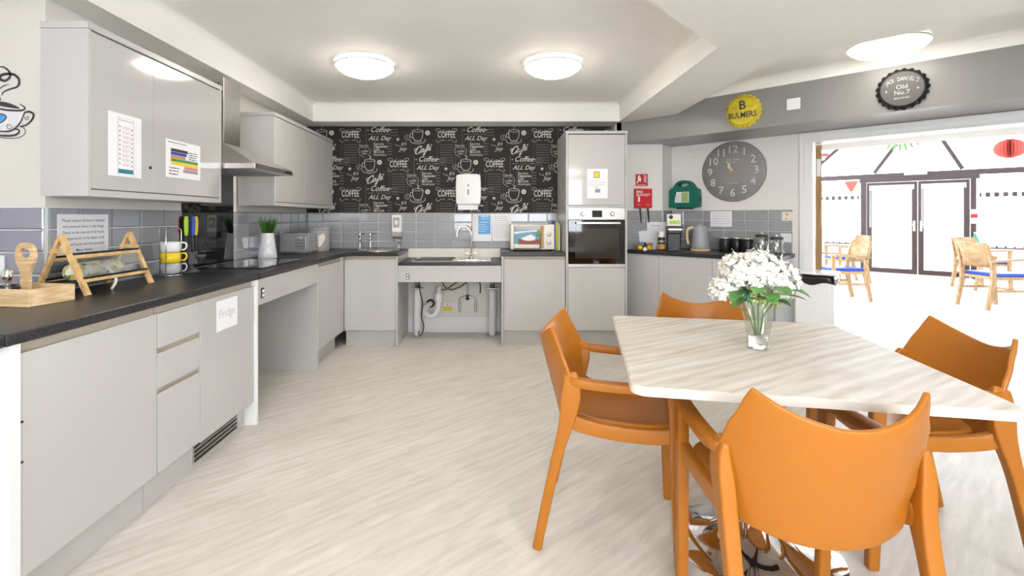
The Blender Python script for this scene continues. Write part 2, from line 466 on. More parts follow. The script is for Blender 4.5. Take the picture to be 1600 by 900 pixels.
# ---- wall tiles: every tile its own piece, stack bond, 200 x 100 mm
TILE = {}
def tile_mesh(wd, ht, m):
    k = (round(wd, 3), round(ht, 3), m)
    if k not in TILE:
        e = .006; t = .009; w2, h2 = wd / 2, ht / 2
        vs = []
        for x, z, y in ((w2, h2, 0), (w2, h2, -.005), (w2 - e, h2 - e, -t)):
            vs += [(-x, y, -z), (x, y, -z), (x, y, z), (-x, y, z)]
        fs = [(8, 9, 10, 11)] + [(4 * j + i, 4 * j + (i + 1) % 4, 4 * j + 4 + (i + 1) % 4, 4 * j + 4 + i) for j in (0, 1) for i in range(4)]
        me = bpy.data.meshes.new('tile'); me.from_pydata(vs, [], fs); me.materials.append(M[m]); TILE[k] = me
    return TILE[k]
def tiles(parent, org, rz, x0, x1, z0, z1, phase, ztop, m='tile'):
    """local x along the wall from org; columns at phase + .2k, courses down from ztop"""
    fx, fy = math.cos(rz), math.sin(rz)
    g = MB().box(x0, x1, -.004, -.0005, z0, z1).build('grout', 'grout', parent, (org[0], org[1], 0), rz)
    k = math.floor((x0 - phase) / .2) - 1
    while phase + .2 * k < x1:
        a, b = max(x0, phase + .2 * k), min(x1, phase + .2 * (k + 1)); k += 1
        if b - a < .02: continue
        zt = ztop
        while zt > z0 + .01:
            zb = max(zt - .1, z0)
            if zt - zb > .02 and zb < z1:
                wd, ht = b - a - .005, min(zt, z1) - zb - .005
                cx, cz = (a + b) / 2, (min(zt, z1) + zb) / 2
                o = bpy.data.objects.new('tile', tile_mesh(wd, ht, m)); COL.objects.link(o); o.parent = parent
                o.location = (org[0] + fx * cx + fy * .003, org[1] + fy * cx - fx * .003, cz); o.rotation_euler = (0, 0, rz)
            zt -= .1
ZT = 1.273
tiles(wl, (XL, 0), R(90), 2.135, 3.06, ZW, ZT, 2.495, ZT)
tiles(wl, (XL, 0), R(90), 3.668, YB - .01, ZW, ZT, 2.495, ZT)
tiles(wn, (0, 2.13), 0, -2.60, XL + .004, ZW, ZT, -2.177, ZT, 'tile_pale')
tiles(wb, (0, YB), 0, XL + .012, .705, ZW, ZT, -1.606, ZT)
ZW2 = .90; ZT2 = 1.298
tiles(wr, (0, 4.95), 0, 1.29, 1.755, ZW2, ZT2, 1.575, ZT2)
ra = math.atan2(C0[1] - 4.95, C0[0] - 1.762)
tiles(wr, (1.762, 4.95), ra, .008, math.hypot(C0[0] - 1.762, C0[1] - 4.95) - .012, ZW2, ZT2, .008, ZT2)
WALL_L = 1.165                    # tiled length of the angled wall
tiles(wr, C0, A45, .012, 1.13, ZW2, ZT2, .132, ZT2)
# skirting under the sink and black glass splashback behind the hob
struct('baseboard_back', MB().box(-.893, .097, YB - .018, YB, 0, .15).box(-.893, .097, YB - .012, YB - .0, .15, .165), 'white_gloss')
sp = MB().box(XL + .001, XL + .009, 3.062, 3.666, ZW + .002, 1.62).build('splashback', 'black_glass')
tag(sp, 'tall black glass splashback on the wall behind the hob', 'splashback')

# ---- chalkboard wallpaper
wp = MB().rect(XL, 1.30, ZT, ZS + .002, YB - .001).build('wallpaper', 'chalkboard', wb)
def script_cafe(mb, x, z, s, y):
    """brush-lettered Cafe with accent; s = x-height unit"""
    def st(pts, w0=.20, thin=.09):
        p = spl(pts, 6); k = len(p); ws = []
        for i in range(k):
            j = min(i + 1, k - 1); h = max(i - 1, 0)
            dx, dz = p[j][0] - p[h][0], p[j][1] - p[h][1]; L = math.hypot(dx, dz) or 1
            ws.append((thin + (w0 - thin) * abs(dz / L)) * s)
        mb.stroke([(x + (a + .25 * b) * s, z + (b + .25 * a) * s * 1.0) for a, b in p], ws, y)
    st([(-1.55, 1.05), (-1.45, 1.35), (-1.8, 1.5), (-2.3, 1.1), (-2.55, .4), (-2.35, -.15), (-1.9, -.25), (-1.45, .1)], .3)
    st([(-2.5, 1.2), (-2.9, 1.15), (-3.0, .8), (-2.7, .75)], .14)
    st([(-.7, .55), (-1.0, .72), (-1.35, .4), (-1.35, -.05), (-1.05, -.15), (-.75, .3), (-.65, .65), (-.75, .05), (-.55, -.12), (-.3, .1)], .26)
    st([(-.3, .1), (.1, .8), (.25, 1.3), (.1, 1.45), (-.02, .9), (-.1, 0), (-.25, -.85), (-.45, -.95), (-.4, -.6), (0, -.1), (.3, .1)], .24)
    st([(-.2, .42), (.35, .52)], .1)
    st([(.3, .1), (.75, .4), (.8, .65), (.6, .68), (.45, .35), (.5, -.05), (.75, -.12), (1.1, .15)], .24)
    st([(.75, .9), (1.05, 1.25)], .2)
def motif(hi, lo, ox, oz):
    """one printed unit, 1.03 m wide, .32 m high; ox,oz = centre of its cup"""
    y = -.0016; u = .001829          # metres per crop pixel
    X = lambda p: ox + p * u
    Z = lambda p: oz - p * u
    # cup and saucer
    hi.stroke([(X(a), Z(b)) for a, b in spl([(-30, -32), (-28, 0), (-18, 22), (0, 27), (18, 22), (28, 0), (31, -32)], 4)], .0055, y)
    hi.ring(X(0), Z(-32), 31 * u, .004, y, 18, 7 * u)
    hi.stroke([(X(a), Z(b)) for a, b in spl([(-28, -15), (-42, -16), (-42, 4), (-26, 8)], 4)], .005, y)
    hi.stroke([(X(a), Z(b)) for a, b in spl([(-44, 20), (-38, 36), (0, 44), (38, 34), (44, 16)], 5)], .005, y)
    hi.stroke([(X(a), Z(b)) for a, b in spl([(-22, 30), (0, 35), (24, 28)], 4)], .003, y)
    hi.stroke([(X(a), Z(b)) for a, b in spl([(-4, -42), (4, -50), (-2, -58)], 4)], .003, y)
    hi.ring(X(-62), Z(8), 15 * u, .003, y, 16); hi.text('3', X(-62), Z(8), .032, y, 0)
    hi.disc(X(58), Z(-20), 14.5 * u, y, 16)
    lo.text('&', X(58), Z(-20), .034, y - .0003, .01)
    script_cafe(hi, X(50), Z(84), .046, y)
    s5 = []
    for k in range(10):
        r_ = (12 if k % 2 == 0 else 5) * u; s5.append((X(-116) + r_ * math.sin(k * PI / 5), Z(18) + r_ * math.cos(k * PI / 5)))
    hi.poly(s5[::-1], y)
    hi.text("It's", X(-84), Z(46), .05, y, .004, .45, rot=.1); hi.text('Joy', X(-88), Z(74), .06, y, .004, .4, rot=.05)
    hi.stroke([(X(a), Z(b)) for a, b in spl([(-134, 45), (-122, 55), (-112, 52), (-104, 62)], 4)], .003, y)
    # banner
    for sg in (-1, 1):
        hi.stroke([(X(168 + sg * a), Z(b)) for a, b in spl([(8, -38), (25, -30), (44, -44), (60, -42), (58, -30), (48, -32)], 4)], .003, y)
        hi.stroke([(X(168 + sg * a), Z(b)) for a, b in spl([(8, 26), (28, 22), (46, 34), (60, 28), (54, 18)], 4)], .003, y)
    hi.text('COFFEE', X(168), Z(-8), .098, y, .014, 0, sx=.56)
    for k in range(8):
        lo.rect(X(128), X(208), Z(48 + k * 15 + 3), Z(48 + k * 15), y)
    lo.stroke([(X(114), Z(30)), (X(114), Z(165))], .0025, y); lo.stroke([(X(222), Z(30)), (X(222), Z(165))], .0025, y)
    # Coffee / All Day
    hi.text('Coffee', X(338), Z(-38), .082, y, .008, .45, sx=.92)
    for sg in (-1, 1): hi.disc(X(338 + sg * 66), Z(-36), 3.5 * u, y, 8)
    lo.text('- fresh -', X(338), Z(-13), .035, y, 0, .3); hi.stroke([(X(272), Z(-12)), (X(305), Z(-12))], .002, y); hi.stroke([(X(372), Z(-12)), (X(404), Z(-12))], .002, y)
    hi.text('ALL Day', X(338), Z(12), .066, y, .006, .4)
    lo.stroke([(X(260), Z(-60)), (X(260), Z(45))], .004, y)
    # heart-shaped cake and list
    hi.text('Cupcake', X(244), Z(54), .03, y, .0, .35)
    hi.stroke([(X(a), Z(b)) for a, b in spl([(216, 84), (222, 68), (240, 64), (252, 70), (268, 64), (284, 76), (284, 96), (272, 112)], 5)], .003, y)
    hi.stroke([(X(a), Z(b)) for a, b in spl([(216, 84), (224, 108), (250, 124)], 4)], .003, y)
    hi.text('Coffee', X(250), Z(88), .032, y, 0, .4, rot=.12); hi.text('time', X(250), Z(102), .03, y, 0, .4, rot=.12)
    hi.stroke([(X(a), Z(b)) for a, b in spl([(280, 112), (290, 120), (282, 130), (292, 138)], 4)], .004, y)
    for k, (t, b) in enumerate((('Espresso', 0), ('Cappuccino', .02), ('Latte', 0), ('MOCHA', .006), ('Americano', 0))):
        (hi if k in (1, 3) else hi).text(t, X(306), Z(44 + k * 16), .038, y, b, 0, 'LEFT', sx=.8)
    for k in range(5): lo.rect(X(384), X(412), Z(40 + k * 16 + 4), Z(40 + k * 16), y)
    lo.stroke([(X(300), Z(34)), (X(300), Z(122))], .003, y)
    for k in range(3): lo.rect(X(398 + 4 * k), X(448), Z(-42 + k * 18 + 3), Z(-42 + k * 18), y)
hi, lo = MB(), MB()
for r_, row in enumerate((213.0, 259.0, 305.0, 352.0)):
    zc = HC + (339 - row) / 145.9
    for k in range(-3, 4):
        motif(hi, lo, -.79 + (k + (.5 if r_ % 2 else 0)) * 1.029, zc)
def clip(mb, x0, x1, z0, z1):
    bm = bmesh.new(); me = mb.mesh('tmp'); bm.from_mesh(me); bpy.data.meshes.remove(me)
    for co, no in (((x0, 0, 0), (-1, 0, 0)), ((x1, 0, 0), (1, 0, 0)), ((0, 0, z0), (0, 0, -1)), ((0, 0, z1), (0, 0, 1))):
        bmesh.ops.bisect_plane(bm, geom=list(bm.verts) + list(bm.edges) + list(bm.faces), plane_co=co, plane_no=no, clear_outer=True)
    return MB().bm(bm)
clip(hi, XL + .02, 1.28, ZT + .004, ZS - .004).build('chalk_lettering', 'chalk', wp, (0, YB, 0))
clip(lo, XL + .02, 1.28, ZT + .004, ZS - .004).build('faint_lettering', 'chalk_dim', wp, (0, YB, 0))
# ---- coffee cup decal on the near wall (its left half lies outside the frame)
dz = MB(); db = MB(); dw = MB()
PX = 2.13 / 750
DX = lambda p: (p / 6.425 - 768) * PX
DZ = lambda p: HC + (339 - (90 + p / 6.425)) * PX
def dst(mb, pts, w_, n=6):
    p = spl(pts, n); k = len(p)
    if isinstance(w_, tuple):
        ws = []
        for i in range(k):
            t = i / (k - 1); ws.append((w_[0] + (w_[1] - w_[0]) * math.sin(PI * t)) * PX / 6.425)
    else: ws = w_ * PX / 6.425
    mb.stroke([(DX(a), DZ(b)) for a, b in p], ws, -.001)
dw.poly([(DX(a), DZ(b)) for a, b in spl([(-260, 500), (-100, 540), (60, 545), (240, 535), (200, 640), (120, 715), (0, 745), (-100, 735), (-200, 660)], 4, True)], -.0006)
db.poly([(DX(a), DZ(b)) for a, b in spl([(-20, 575), (20, 565), (55, 580), (58, 615), (20, 645), (-20, 660), (-70, 620)], 4, True)], -.0009)
dst(dz, [(-80, 130), (-20, 100), (40, 97), (95, 140), (105, 190), (60, 232), (10, 220), (15, 180), (80, 165), (150, 175), (195, 225), (180, 290), (100, 318), (40, 345), (22, 380)], (7, 28))
dst(dz, [(-60, 360), (0, 315), (40, 285), (97, 270)], (4, 12))
dst(dz, [(-20, 380), (10, 425), (-60, 440)], 10)
dst(dz, [(200, 467), (240, 490), (252, 515), (215, 532), (100, 530), (0, 515), (-150, 480), (-230, 470)], (8, 20))
dz.poly([(DX(a), DZ(b)) for a, b in spl([(-60, 440), (40, 445), (130, 470), (205, 512), (110, 505), (0, 485), (-60, 470)], 4, True)], -.001)
dst(dz, [(240, 575), (215, 640), (170, 700), (110, 735), (40, 742), (-40, 735), (-140, 700)], (10, 16))
dst(dz, [(240, 580), (255, 553), (300, 545), (340, 570), (325, 625), (270, 675), (210, 692)], (12, 22))
dst(dz, [(245, 590), (262, 620), (285, 625), (295, 605), (280, 592), (268, 605), (278, 612)], 6)
dst(dz, [(65, 690), (85, 672), (112, 675), (120, 700), (98, 716), (76, 705), (82, 688), (100, 692)], 6)
dst(dz, [(150, 720), (190, 725), (192, 755), (140, 782), (40, 785), (-60, 770), (-200, 730)], (10, 22))
dst(dz, [(200, 690), (245, 710), (258, 755), (215, 795), (120, 812), (0, 800), (-150, 765)], 8)
dst(dz, [(-70, 620), (-20, 575), (20, 567), (62, 585), (60, 618), (20, 650), (-30, 665), (-70, 620)], 11)
dcal = dw.build('coffee_cup_decal', mat('decal_white', (.78, .78, .80), .6), None, (0, 2.129, 0))
tag(dcal, 'black line coffee cup wall decal with curling steam', 'wall decal')
dz.build('linework', 'ink', dcal); db.build('blue_heart', 'sky_blue', dcal)
# ================================================================= fitted kitchen
ZD0, ZD1 = .152, .824           # door bottom and top
ZU = ZW - .036                  # underside of worktop
def unit(name, label, org, rz, wd, kind, depth=.58, group='cream gloss base units', zt=ZU, plinth=True, gx=.06, z0=ZD0, hinge=None):
    """base unit in a wall frame: x along the wall, wall at y=0, room at -y"""
    t = thing(name, label, 'cabinet', (org[0], org[1], 0), rz, group)
    d = depth
    soft(MB().box(0, wd, -d + .02, -.012, .15, zt - .001).build('carcass', 'carcass', t), .001)
    if plinth: MB().box(0, wd, -d + gx, -d + gx + .016, 0, .15).build('plinth', 'plinth', t)
    MB().box(.002, wd - .002, -d + .0165, -d + .02, ZD1 - .03, zt - .001).build('grip_rail', 'rail', t)
    def front(z0, z1, nm, x0=.0015, x1=None):
        x1 = wd - .0015 if x1 is None else x1
        # slab front with a chamfered finger pull along the top
        o = MB().prism_x([(-d, z0), (-d + .018, z0), (-d + .018, z1 - .012), (-d + .005, z1), (-d, z1)], x0, x1).build(nm, 'door_gloss', t)
        return soft(o, .0015)
    if kind == 'door': front(z0, ZD1, 'door')
    if kind == 'drawers':
        for a, b in ((ZD0, .487), (.508, .655), (.678, ZD1)): front(a, b, 'drawer_front')
        MB().box(.002, wd - .002, -d + .0165, -d + .02, .46, .70).build('grip_rail', 'rail', t)
    return t
XF = .58
L90 = R(90)
def left(y): return (XL, y)
# ---- left run
u = unit('base_cabinet', 'wide cream gloss base cabinet nearest the camera, under the pine tray', left(1.425), L90, .585, 'door')
MB().box(-.034, -.003, -.585, -.02, 0, ZU - .001).build('end_panel', 'white_gloss', u)
for z in (.62, .50): MB().cyl((.003, -.5815, z), .004, .003, 8, 'y').build('hinge_screw', 'black_plastic', u)
unit('drawer_cabinet', 'narrow cream base unit with three stacked drawers', left(2.012), L90, .296, 'drawers')
fg = unit('fridge_cabinet', 'built-in fridge behind a cream door with a grille in the plinth', left(2.310), L90, .520, 'door', z0=.142)
g = MB().box(.03, .43, -XF + .052, -XF + .0598, .022, .118).build('vent_grille', 'steel', fg)
for i in range(4):
    MB().box(.035, .425, -XF + .0495, -XF + .052, .03 + i * .022, .042 + i * .022).build('vent_slot', 'black_plastic', g)
nt = MB().box(-.1, .1, -.0012, 0, -.078, .078).build('fridge_note', 'paper', None, (XL + XF + .001, 2.54, .72), L90)
tag(nt, 'white paper note reading Fridge on the fridge door', 'paper note')
MB().text('Fridge', 0, .005, .062, -.0016, .003).build('writing', mat('pencil', (.55, .55, .57), .8), nt)
ep = soft(MB().box(XL + .02, -1.385, 2.831, 2.850, 0, ZU - .001).build('end_panel', 'white_gloss'), .002)
tag(ep, 'white floor-standing panel between the fridge and the hob unit', 'panel')
# hob unit: apron and far support panel, open knee space
hu = thing('hob_unit', 'open knee-space hob unit with cream apron and rocker switch', 'kitchen unit', (XL, 2.852, 0), L90)
soft(MB().box(.002, 1.0, -.585, -.567, .70, ZU - .002).build('apron', 'door_gloss', hu), .002)
soft(MB().box(1.0, 1.018, -.585, -.02, 0, ZU - .002).build('support_panel', 'carcass', hu), .002)
MB().box(.002, 1.0, -.02, -.012, 0, .70).build('back_panel', 'carcass', hu)
sw = MB().box(.052, .088, -.589, -.585, .737, .797).build('rocker_switch', 'black_plastic', hu)
for z in (.745, .771): MB().box(.060, .080, -.5925, -.589, z, z + .018).build('rocker', 'white_plastic', sw)
MB().tube(spl([(.035, -.55, .70), (.03, -.54, .6), (.055, -.53, .48), (.035, -.52, .36), (.045, -.5, .22), (.03, -.45, .12), (.03, -.4, .02)], 6), .004, 6).build('cable', 'dark_rubber', hu)
unit('base_cabinet', 'cream base cabinet in the left corner between hob and hand basin', left(3.872), L90, .60, 'door')
cp = soft(MB().box(-1.420, -1.401, 4.474, 4.560, .15, ZU - .001).build('corner_post', 'door_gloss'), .001)
tag(cp, 'narrow cream filler post in the inside corner of the units', 'filler post')
# ---- back run
unit('base_cabinet', 'cream base cabinet below the small hand basin', (-1.399, YB), 0, .492, 'door')
pl = soft(MB().box(-.905, -.888, 4.545, YB - .02, 0, ZU - .001).build('end_panel', 'carcass'), .0015)
tag(pl, 'full-height side panel on the left of the sink bay', 'panel')
su = thing('sink_unit', 'lowered open sink unit with cream apron between two cabinets', 'kitchen unit', (-.886, YB, 0), 0)
ZK = .80
soft(MB().box(0, .978, -.595, -.577, .612, ZK - .032).build('apron', 'door_gloss', su), .002)
sw = MB().box(.078, .108, -.599, -.595, .638, .69).build('rocker_switch', 'black_plastic', su)
for z in (.644, .668): MB().box(.084, .102, -.6025, -.599, z, z + .015).build('rocker', 'white_plastic', sw)
MB().box(0, .978, -.02, -.0105, ZK - .002, ZW).build('upstand', 'cream_plastic', su)
for x in (.111, .893):
    c = MB().lathe([(.038, 0), (.040, .01), (.040, .47), (.036, .476)], (x, -.13, 0), 20).build('lifting_leg', 'white_plastic', su)
    MB().cyl((x, -.13, .476), .024, .26, 14).build('inner_column', 'steel', c); MB().box(x - .06, x + .06, -.17, -.09, .482, .49).build('bracket', 'steel', c)
kt = soft(MB().box(-.886, .092, 4.545, YB - .021, ZK - .031, ZK).build('worktop', 'worktop'), .004)
tag(kt, 'lower dark speckled worktop section holding the main sink', 'worktop')
sk = thing('sink', 'stainless steel inset sink and drainer in the lowered worktop', 'sink', (-.886, YB, ZK))
def tray(x0, x1, y0, y1, zt, dp, lip):
    mb = MB()
    mb.box(x0, x1, y0, y0 + lip, zt - .004, zt).box(x0, x1, y1 - lip, y1, zt - .004, zt).box(x0, x0 + lip, y0, y1, zt - .004, zt).box(x1 - lip, x1, y0, y1, zt - .004, zt)
    a = [(x0 + lip, y0 + lip), (x1 - lip, y0 + lip), (x1 - lip, y1 - lip), (x0 + lip, y1 - lip)]; i = .03
    b = [(x0 + lip + i, y0 + lip + i), (x1 - lip - i, y0 + lip + i), (x1 - lip - i, y1 - lip - i), (x0 + lip + i, y1 - lip - i)]
    vs = [(p[0], p[1], zt - .001) for p in a] + [(p[0], p[1], zt - dp) for p in b]
    return mb.add(vs, [(4, 5, 6, 7)] + [(k, (k + 1) % 4, 4 + (k + 1) % 4, 4 + k) for k in range(4)])
MB().box(.12, .88, -.50, -.10, .0005, .006, .002).build('rim', 'steel_sink', sk)
tray(.16, .50, -.46, -.14, .0115, .005, .006).build('bowl', 'black_plastic', sk)
for i in range(7): MB().box(.56 + i * .04, .575 + i * .04, -.44, -.16, .006, .009).build('drainer_rib', 'steel_sink', sk)
for x in (.16, .48):
    MB().lathe([(.0, .0062), (.032, .0062), (.036, .010), (.030, .013), (.0, .013)], (x, -.42 if x < .3 else -.18, 0), 16).build('waste_hole', 'black_plastic', sk)
tp = thing('mixer_tap', 'tall chrome swan-neck mixer tap behind the main sink', 'tap', (-.21, 4.97, ZK + .006))
MB().lathe([(.026, 0), (.026, .008), (.016, .014), (.015, .06)], (0, 0, 0), 16).build('body', 'chrome', tp)
MB().tube(spl([(0, 0, .05), (0, 0, .22), (-.008, 0, .27), (-.045, 0, .318), (-.095, -.005, .325), (-.14, -.012, .285), (-.15, -.014, .215)], 8), .0105, 12).build('spout', 'chrome', tp)
MB().box(-.065, .065, -.014, .014, .03, .052, .004).build('crossbar', 'chrome', tp)
for sx in (-1, 1): MB().box(sx * .058, sx * .066, -.008, .008, .05, .095, .002).box(sx * .03, sx * .064, -.006, .006, .052, .062).build('lever', 'chrome', tp)
# plumbing under the sink
wt = thing('waste_trap', 'white plastic sink waste trap and bent pipe under the sink', 'pipe', (-.56, 4.9, -.14))
MB().lathe([(.022, .50), (.034, .50), (.040, .53), (.040, .59), (.026, .60), (.026, .66)], (.02, 0, 0), 18).build('trap_body', 'white_plastic', wt)
MB().tube(spl([(.02, 0, .52), (.018, 0, .44), (-.02, 0, .375), (-.07, .01, .36), (-.115, .03, .39), (-.12, .07, .435), (-.10, .12, .45), (-.09, .20, .45)], 8), .027, 14).build('bent_pipe', 'white_plastic', wt)
MB().lathe([(.04, 0), (.045, .008), (.045, .02), (.036, .022)], (-.09, .232, .45), 18, 'y').build('wall_collar', 'black_plastic', wt)
fv = thing('fused_spur', 'white fused switch with yellow label below the sink', 'wall switch', (-.47, YB, .27))
soft(MB().box(-.043, .043, -.010, 0, -.0, .043).build('plate', 'white_plastic', fv), .003)
MB().box(-.043, .043, -.010, 0, -.045, -.001).build('yellow_label', 'yellow', fv); MB().cyl((0, -.010, .02), .006, .003, 10, 'y').build('switch_button', 'black_plastic', fv)
vv = thing('mixing_valve', 'brass and chrome pipe valve with two drops under the sink', 'valve', (-.255, YB - .03, .25))
MB().tube(spl([(0, 0, .28), (0, 0, .2), (0, 0, .14)], 3), .010, 8).tube(spl([(-.085, 0, .06), (-.085, 0, .10), (-.06, 0, .125), (0, -.005, .13), (.06, 0, .125), (.085, 0, .10), (.085, 0, .06)], 6), .012, 8).build('crossbar_pipe', 'steel', vv)
for sx in (-1, 1): MB().lathe([(.008, -.05), (.013, -.04), (.013, -.01), (.010, 0), (.016, .02), (.016, .045), (.010, .06)], (sx * .085, 0, .02), 10).build('isolator', 'steel', vv)
MB().lathe([(.02, 0), (.02, .05)], (0, 0, .10), 10).build('valve_body', 'black_plastic', vv)
hs = thing('water_hoses', 'looped brown braided hoses hanging below the sink apron', 'hose', (-.38, 4.93, .545))
MB().tube(spl([(-.12, 0, .06), (-.11, 0, -.02), (-.04, 0, -.06), (.06, 0, -.03), (.14, .03, .02), (.22, .08, .03), (.26, .12, -.02), (.26, .16, -.12)], 8), .008, 8).build('hot_hose', mat('braid', (.16, .10, .06), .5), hs)
MB().tube(spl([(-.16, 0, -.06), (-.08, 0, -.055), (.0, 0, .0), (.08, .02, .04), (.16, .1, .06), (.175, .16, .04)], 8), .008, 8).build('cold_hose', 'braid', hs)
cb = MB().tube(spl([(-.70, 4.62, .61), (-.69, 4.64, .5), (-.675, 4.7, .38), (-.70, 4.78, .25), (-.685, 4.85, .12), (-.72, 4.9, .02), (-.75, 4.95, .03), (-.76, 5.05, .1)], 8), .005, 6).build('power_cable', 'dark_rubber')
tag(cb, 'black power cable hanging from the sink apron to the floor', 'cable')
pl = soft(MB().box(.0945, .1125, 4.545, YB - .02, 0, ZU - .001).build('end_panel', 'carcass'), .0015)
tag(pl, 'full-height side panel on the right of the sink bay', 'panel')
unit('base_cabinet', 'cream base cabinet under the microwave', (.1145, YB), 0, .587, 'door')
# ---- worktops
def top(name, pts, label, z=ZW, th=.036):
    return tag(soft(MB().prism(pts, z - th, z).build('worktop', 'worktop'), .006, 3), label, 'worktop')
XW = -1.383
top('w', [(-2.9, .95), (XW, .95), (XW, 1.366), (-2.9, 1.366)], 'dark speckled worktop end piece at the left picture edge')
top('w', [(-2.5, 1.368), (XW, 1.368), (XW, 2.850), (XL + .012, 2.850), (XL + .012, 2.118), (-2.5, 2.118)], 'long dark speckled worktop over the left-hand units')
top('w', [(XL + .012, 2.854), (XW, 2.854), (XW, 3.888), (XL + .012, 3.888)], 'dark worktop section carrying the glass hob')
YW = YB - .592
top('w', [(XL + .012, 3.890), (XW, 3.890), (XW, YW - .06), (XW + .06, YW), (-.888, YW), (-.888, YB - .012), (XL + .012, YB - .012)], 'L-shaped dark worktop with toaster and hand basin')
top('w', [(.094, YW), (.703, YW), (.703, YB - .012), (.094, YB - .012)], 'short dark worktop carrying the microwave')
hob = thing('hob', 'black ceramic glass hob set into the worktop', 'hob', (XL, 2.852, ZW), L90)
soft(MB().box(.275, .95, -.49, -.06, .0005, .006).build('glass', 'black_glass', hob), .002)
for x, y, r_ in ((.43, -.38, .09), (.43, -.17, .07), (.78, -.38, .07), (.78, -.17, .09)):
    m2 = MB(); n = 32
    vs = [(x + rr * math.cos(2 * PI * i / n), y + rr * math.sin(2 * PI * i / n), .0063) for rr in (r_, r_ - .003) for i in range(n)]
    m2.add(vs, [(i, (i + 1) % n, n + (i + 1) % n, n + i) for i in range(n)]).build('cooking_zone', 'ink_grey', hob)
# ---- oven tower
tw = thing('oven_tower', 'tall cream oven housing cupboard at the right of the back wall', 'cabinet', (.705, YB, 0))
soft(MB().box(0, .018, -.60, -.011, 0, 2.018).box(.56, .578, -.60, -.011, 0, 2.018).build('side_panel', 'carcass', tw), .001)
MB().box(.018, .56, -.575, -.012, .15, 2.0).build('carcass', 'carcass', tw)
soft(MB().box(-.004, .582, -.604, -.011, 2.018, 2.045).build('top_panel', 'carcass', tw), .002)
MB().box(.018, .56, -.54, -.525, 0, .15).build('plinth', 'plinth', tw)
soft(MB().box(.021, .557, -.598, -.576, .154, .752).build('lower_door', 'door_gloss', tw), .0015)
soft(MB().box(.021, .557, -.598, -.576, 1.342, 2.01).build('upper_door', 'door_gloss', tw), .0015)
MB().box(.018, .56, -.588, -.576, 1.318, 1.34).build('filler_strip', 'carcass', tw)
ov = thing('oven', 'built-in electric oven with black glass door and steel panel', 'oven', (.705, YB - .576, 0))
soft(MB().box(.021, .557, -.026, -.001, 1.205, 1.315).build('control_panel', 'steel', ov), .002)
dr = soft(MB().box(.021, .557, -.030, -.001, .785, 1.202).build('door', 'black_glass', ov), .003)
MB().box(.021, .557, -.026, -.001, .758, .784).build('bottom_trim', 'steel', ov)
MB().box(.085, .50, -.0312, -.030, .84, 1.125).build('window', mat('oven_window', (.03, .03, .028), .04, coat=.5), dr)
MB().box(.09, .505, -.068, -.052, 1.163, 1.183, .004).box(.10, .112, -.053, -.030, 1.166, 1.18).box(.483, .495, -.053, -.030, 1.166, 1.18).build('handle', 'steel_sink', dr)
for x in (.155, .435): MB().lathe([(.023, 0), (.023, .006), (.019, .008), (.018, .026), (.012, .028)], (x, -.026, 1.258), 18, 'y').build('knob', 'steel_sink', ov)
MB().box(.245, .340, -.0275, -.026, 1.226, 1.292).build('display', 'black_glass', ov)
MB().text('BEKO', .29, .80, .016, -.0306, .01).build('logo', 'ink_grey', dr)
# ---- wall units
XU = XL + .297                  # front of the wall units
def wall_unit(label, y0, y1, seams, near_x=None):
    t = thing('wall_cabinet', label, 'cabinet', (XL, y0, 1.317), L90, 'cream gloss wall units')
    L = y1 - y0; D = .297
    cm_ = MB().box(.018 if near_x is None else .145, L - .018, -D + .018, -.012, 0, .70)
    if near_x: cm_.box(.018, .145, -D + .018, -near_x, 0, .70)
    soft(cm_.build('carcass', 'carcass', t), .001)
    bx = .012 if near_x is None else near_x
    soft(MB().box(0, .018, -D, -bx, 0, .70).build('end_panel', 'carcass', t), .0012)
    soft(MB().box(L - .018, L, -D, -.012, 0, .70).build('end_panel', 'carcass', t), .0012)
    soft(MB().box(-.004, L + .004, -D - .004, -bx, .7005, .728).build('top_panel', 'carcass', t), .002)
    MB().box(.018, L - .018, -D + .004, -D + .0175, 0, .028).build('lower_rail', 'carcass', t)
    e = [.019] + [s_ - y0 for s_ in seams] + [L - .019]
    for a, b in zip(e[:-1], e[1:]):
        soft(MB().prism_x([(-D, .034), (-D + .012, .03), (-D + .017, .03), (-D + .017, .694), (-D, .694)], a + .001, b - .001).build('door', 'door_gloss', t), .0012)
    return t
w1 = wall_unit('large cream wall cabinet with two notices taped to its doors', 2.0, 2.99, [2.39], .10)
MB().cyl((.365, -.2975, .155), .007, .004, 10, 'y').build('lock', 'black_plastic', w1)
wall_unit('cream wall cabinet in the far left corner past the hood', 3.723, 5.08, [4.33, 4.94])
# ---- cooker hood
hd = thing('cooker_hood', 'stainless steel chimney cooker hood above the hob', 'cooker hood', (XL, 3.0, 0), L90)
soft(MB().box(.14, .345, -.228, -.012, 1.70, 2.145).build('chimney', 'steel', hd), .002)
for i in range(5): MB().box(.1385, .1405, -.20 + i * .02, -.192 + i * .02, 2.07, 2.11).build('vent_slot', 'black_plastic', hd)
a = [(.0, -.50, 1.568), (.575, -.50, 1.568), (.575, -.012, 1.568), (0, -.012, 1.568)]; b = [(.14, -.228, 1.715), (.345, -.228, 1.715), (.345, -.012, 1.715), (.14, -.012, 1.715)]
MB().add(a + b, [(3, 2, 1, 0), (4, 5, 6, 7)] + [(k, (k + 1) % 4, 4 + (k + 1) % 4, 4 + k) for k in range(4)]).build('canopy', 'steel', hd)
lp = soft(MB().box(0, .575, -.502, -.012, 1.535, 1.5675).build('lip', 'steel', hd), .001)
MB().box(.44, .55, -.5035, -.502, 1.545, 1.558).build('control_strip', 'black_plastic', lp)
for x in (.03, .30): MB().box(x, x + .24, -.44, -.08, 1.531, 1.5345).build('grease_filter', 'ink_grey', lp)
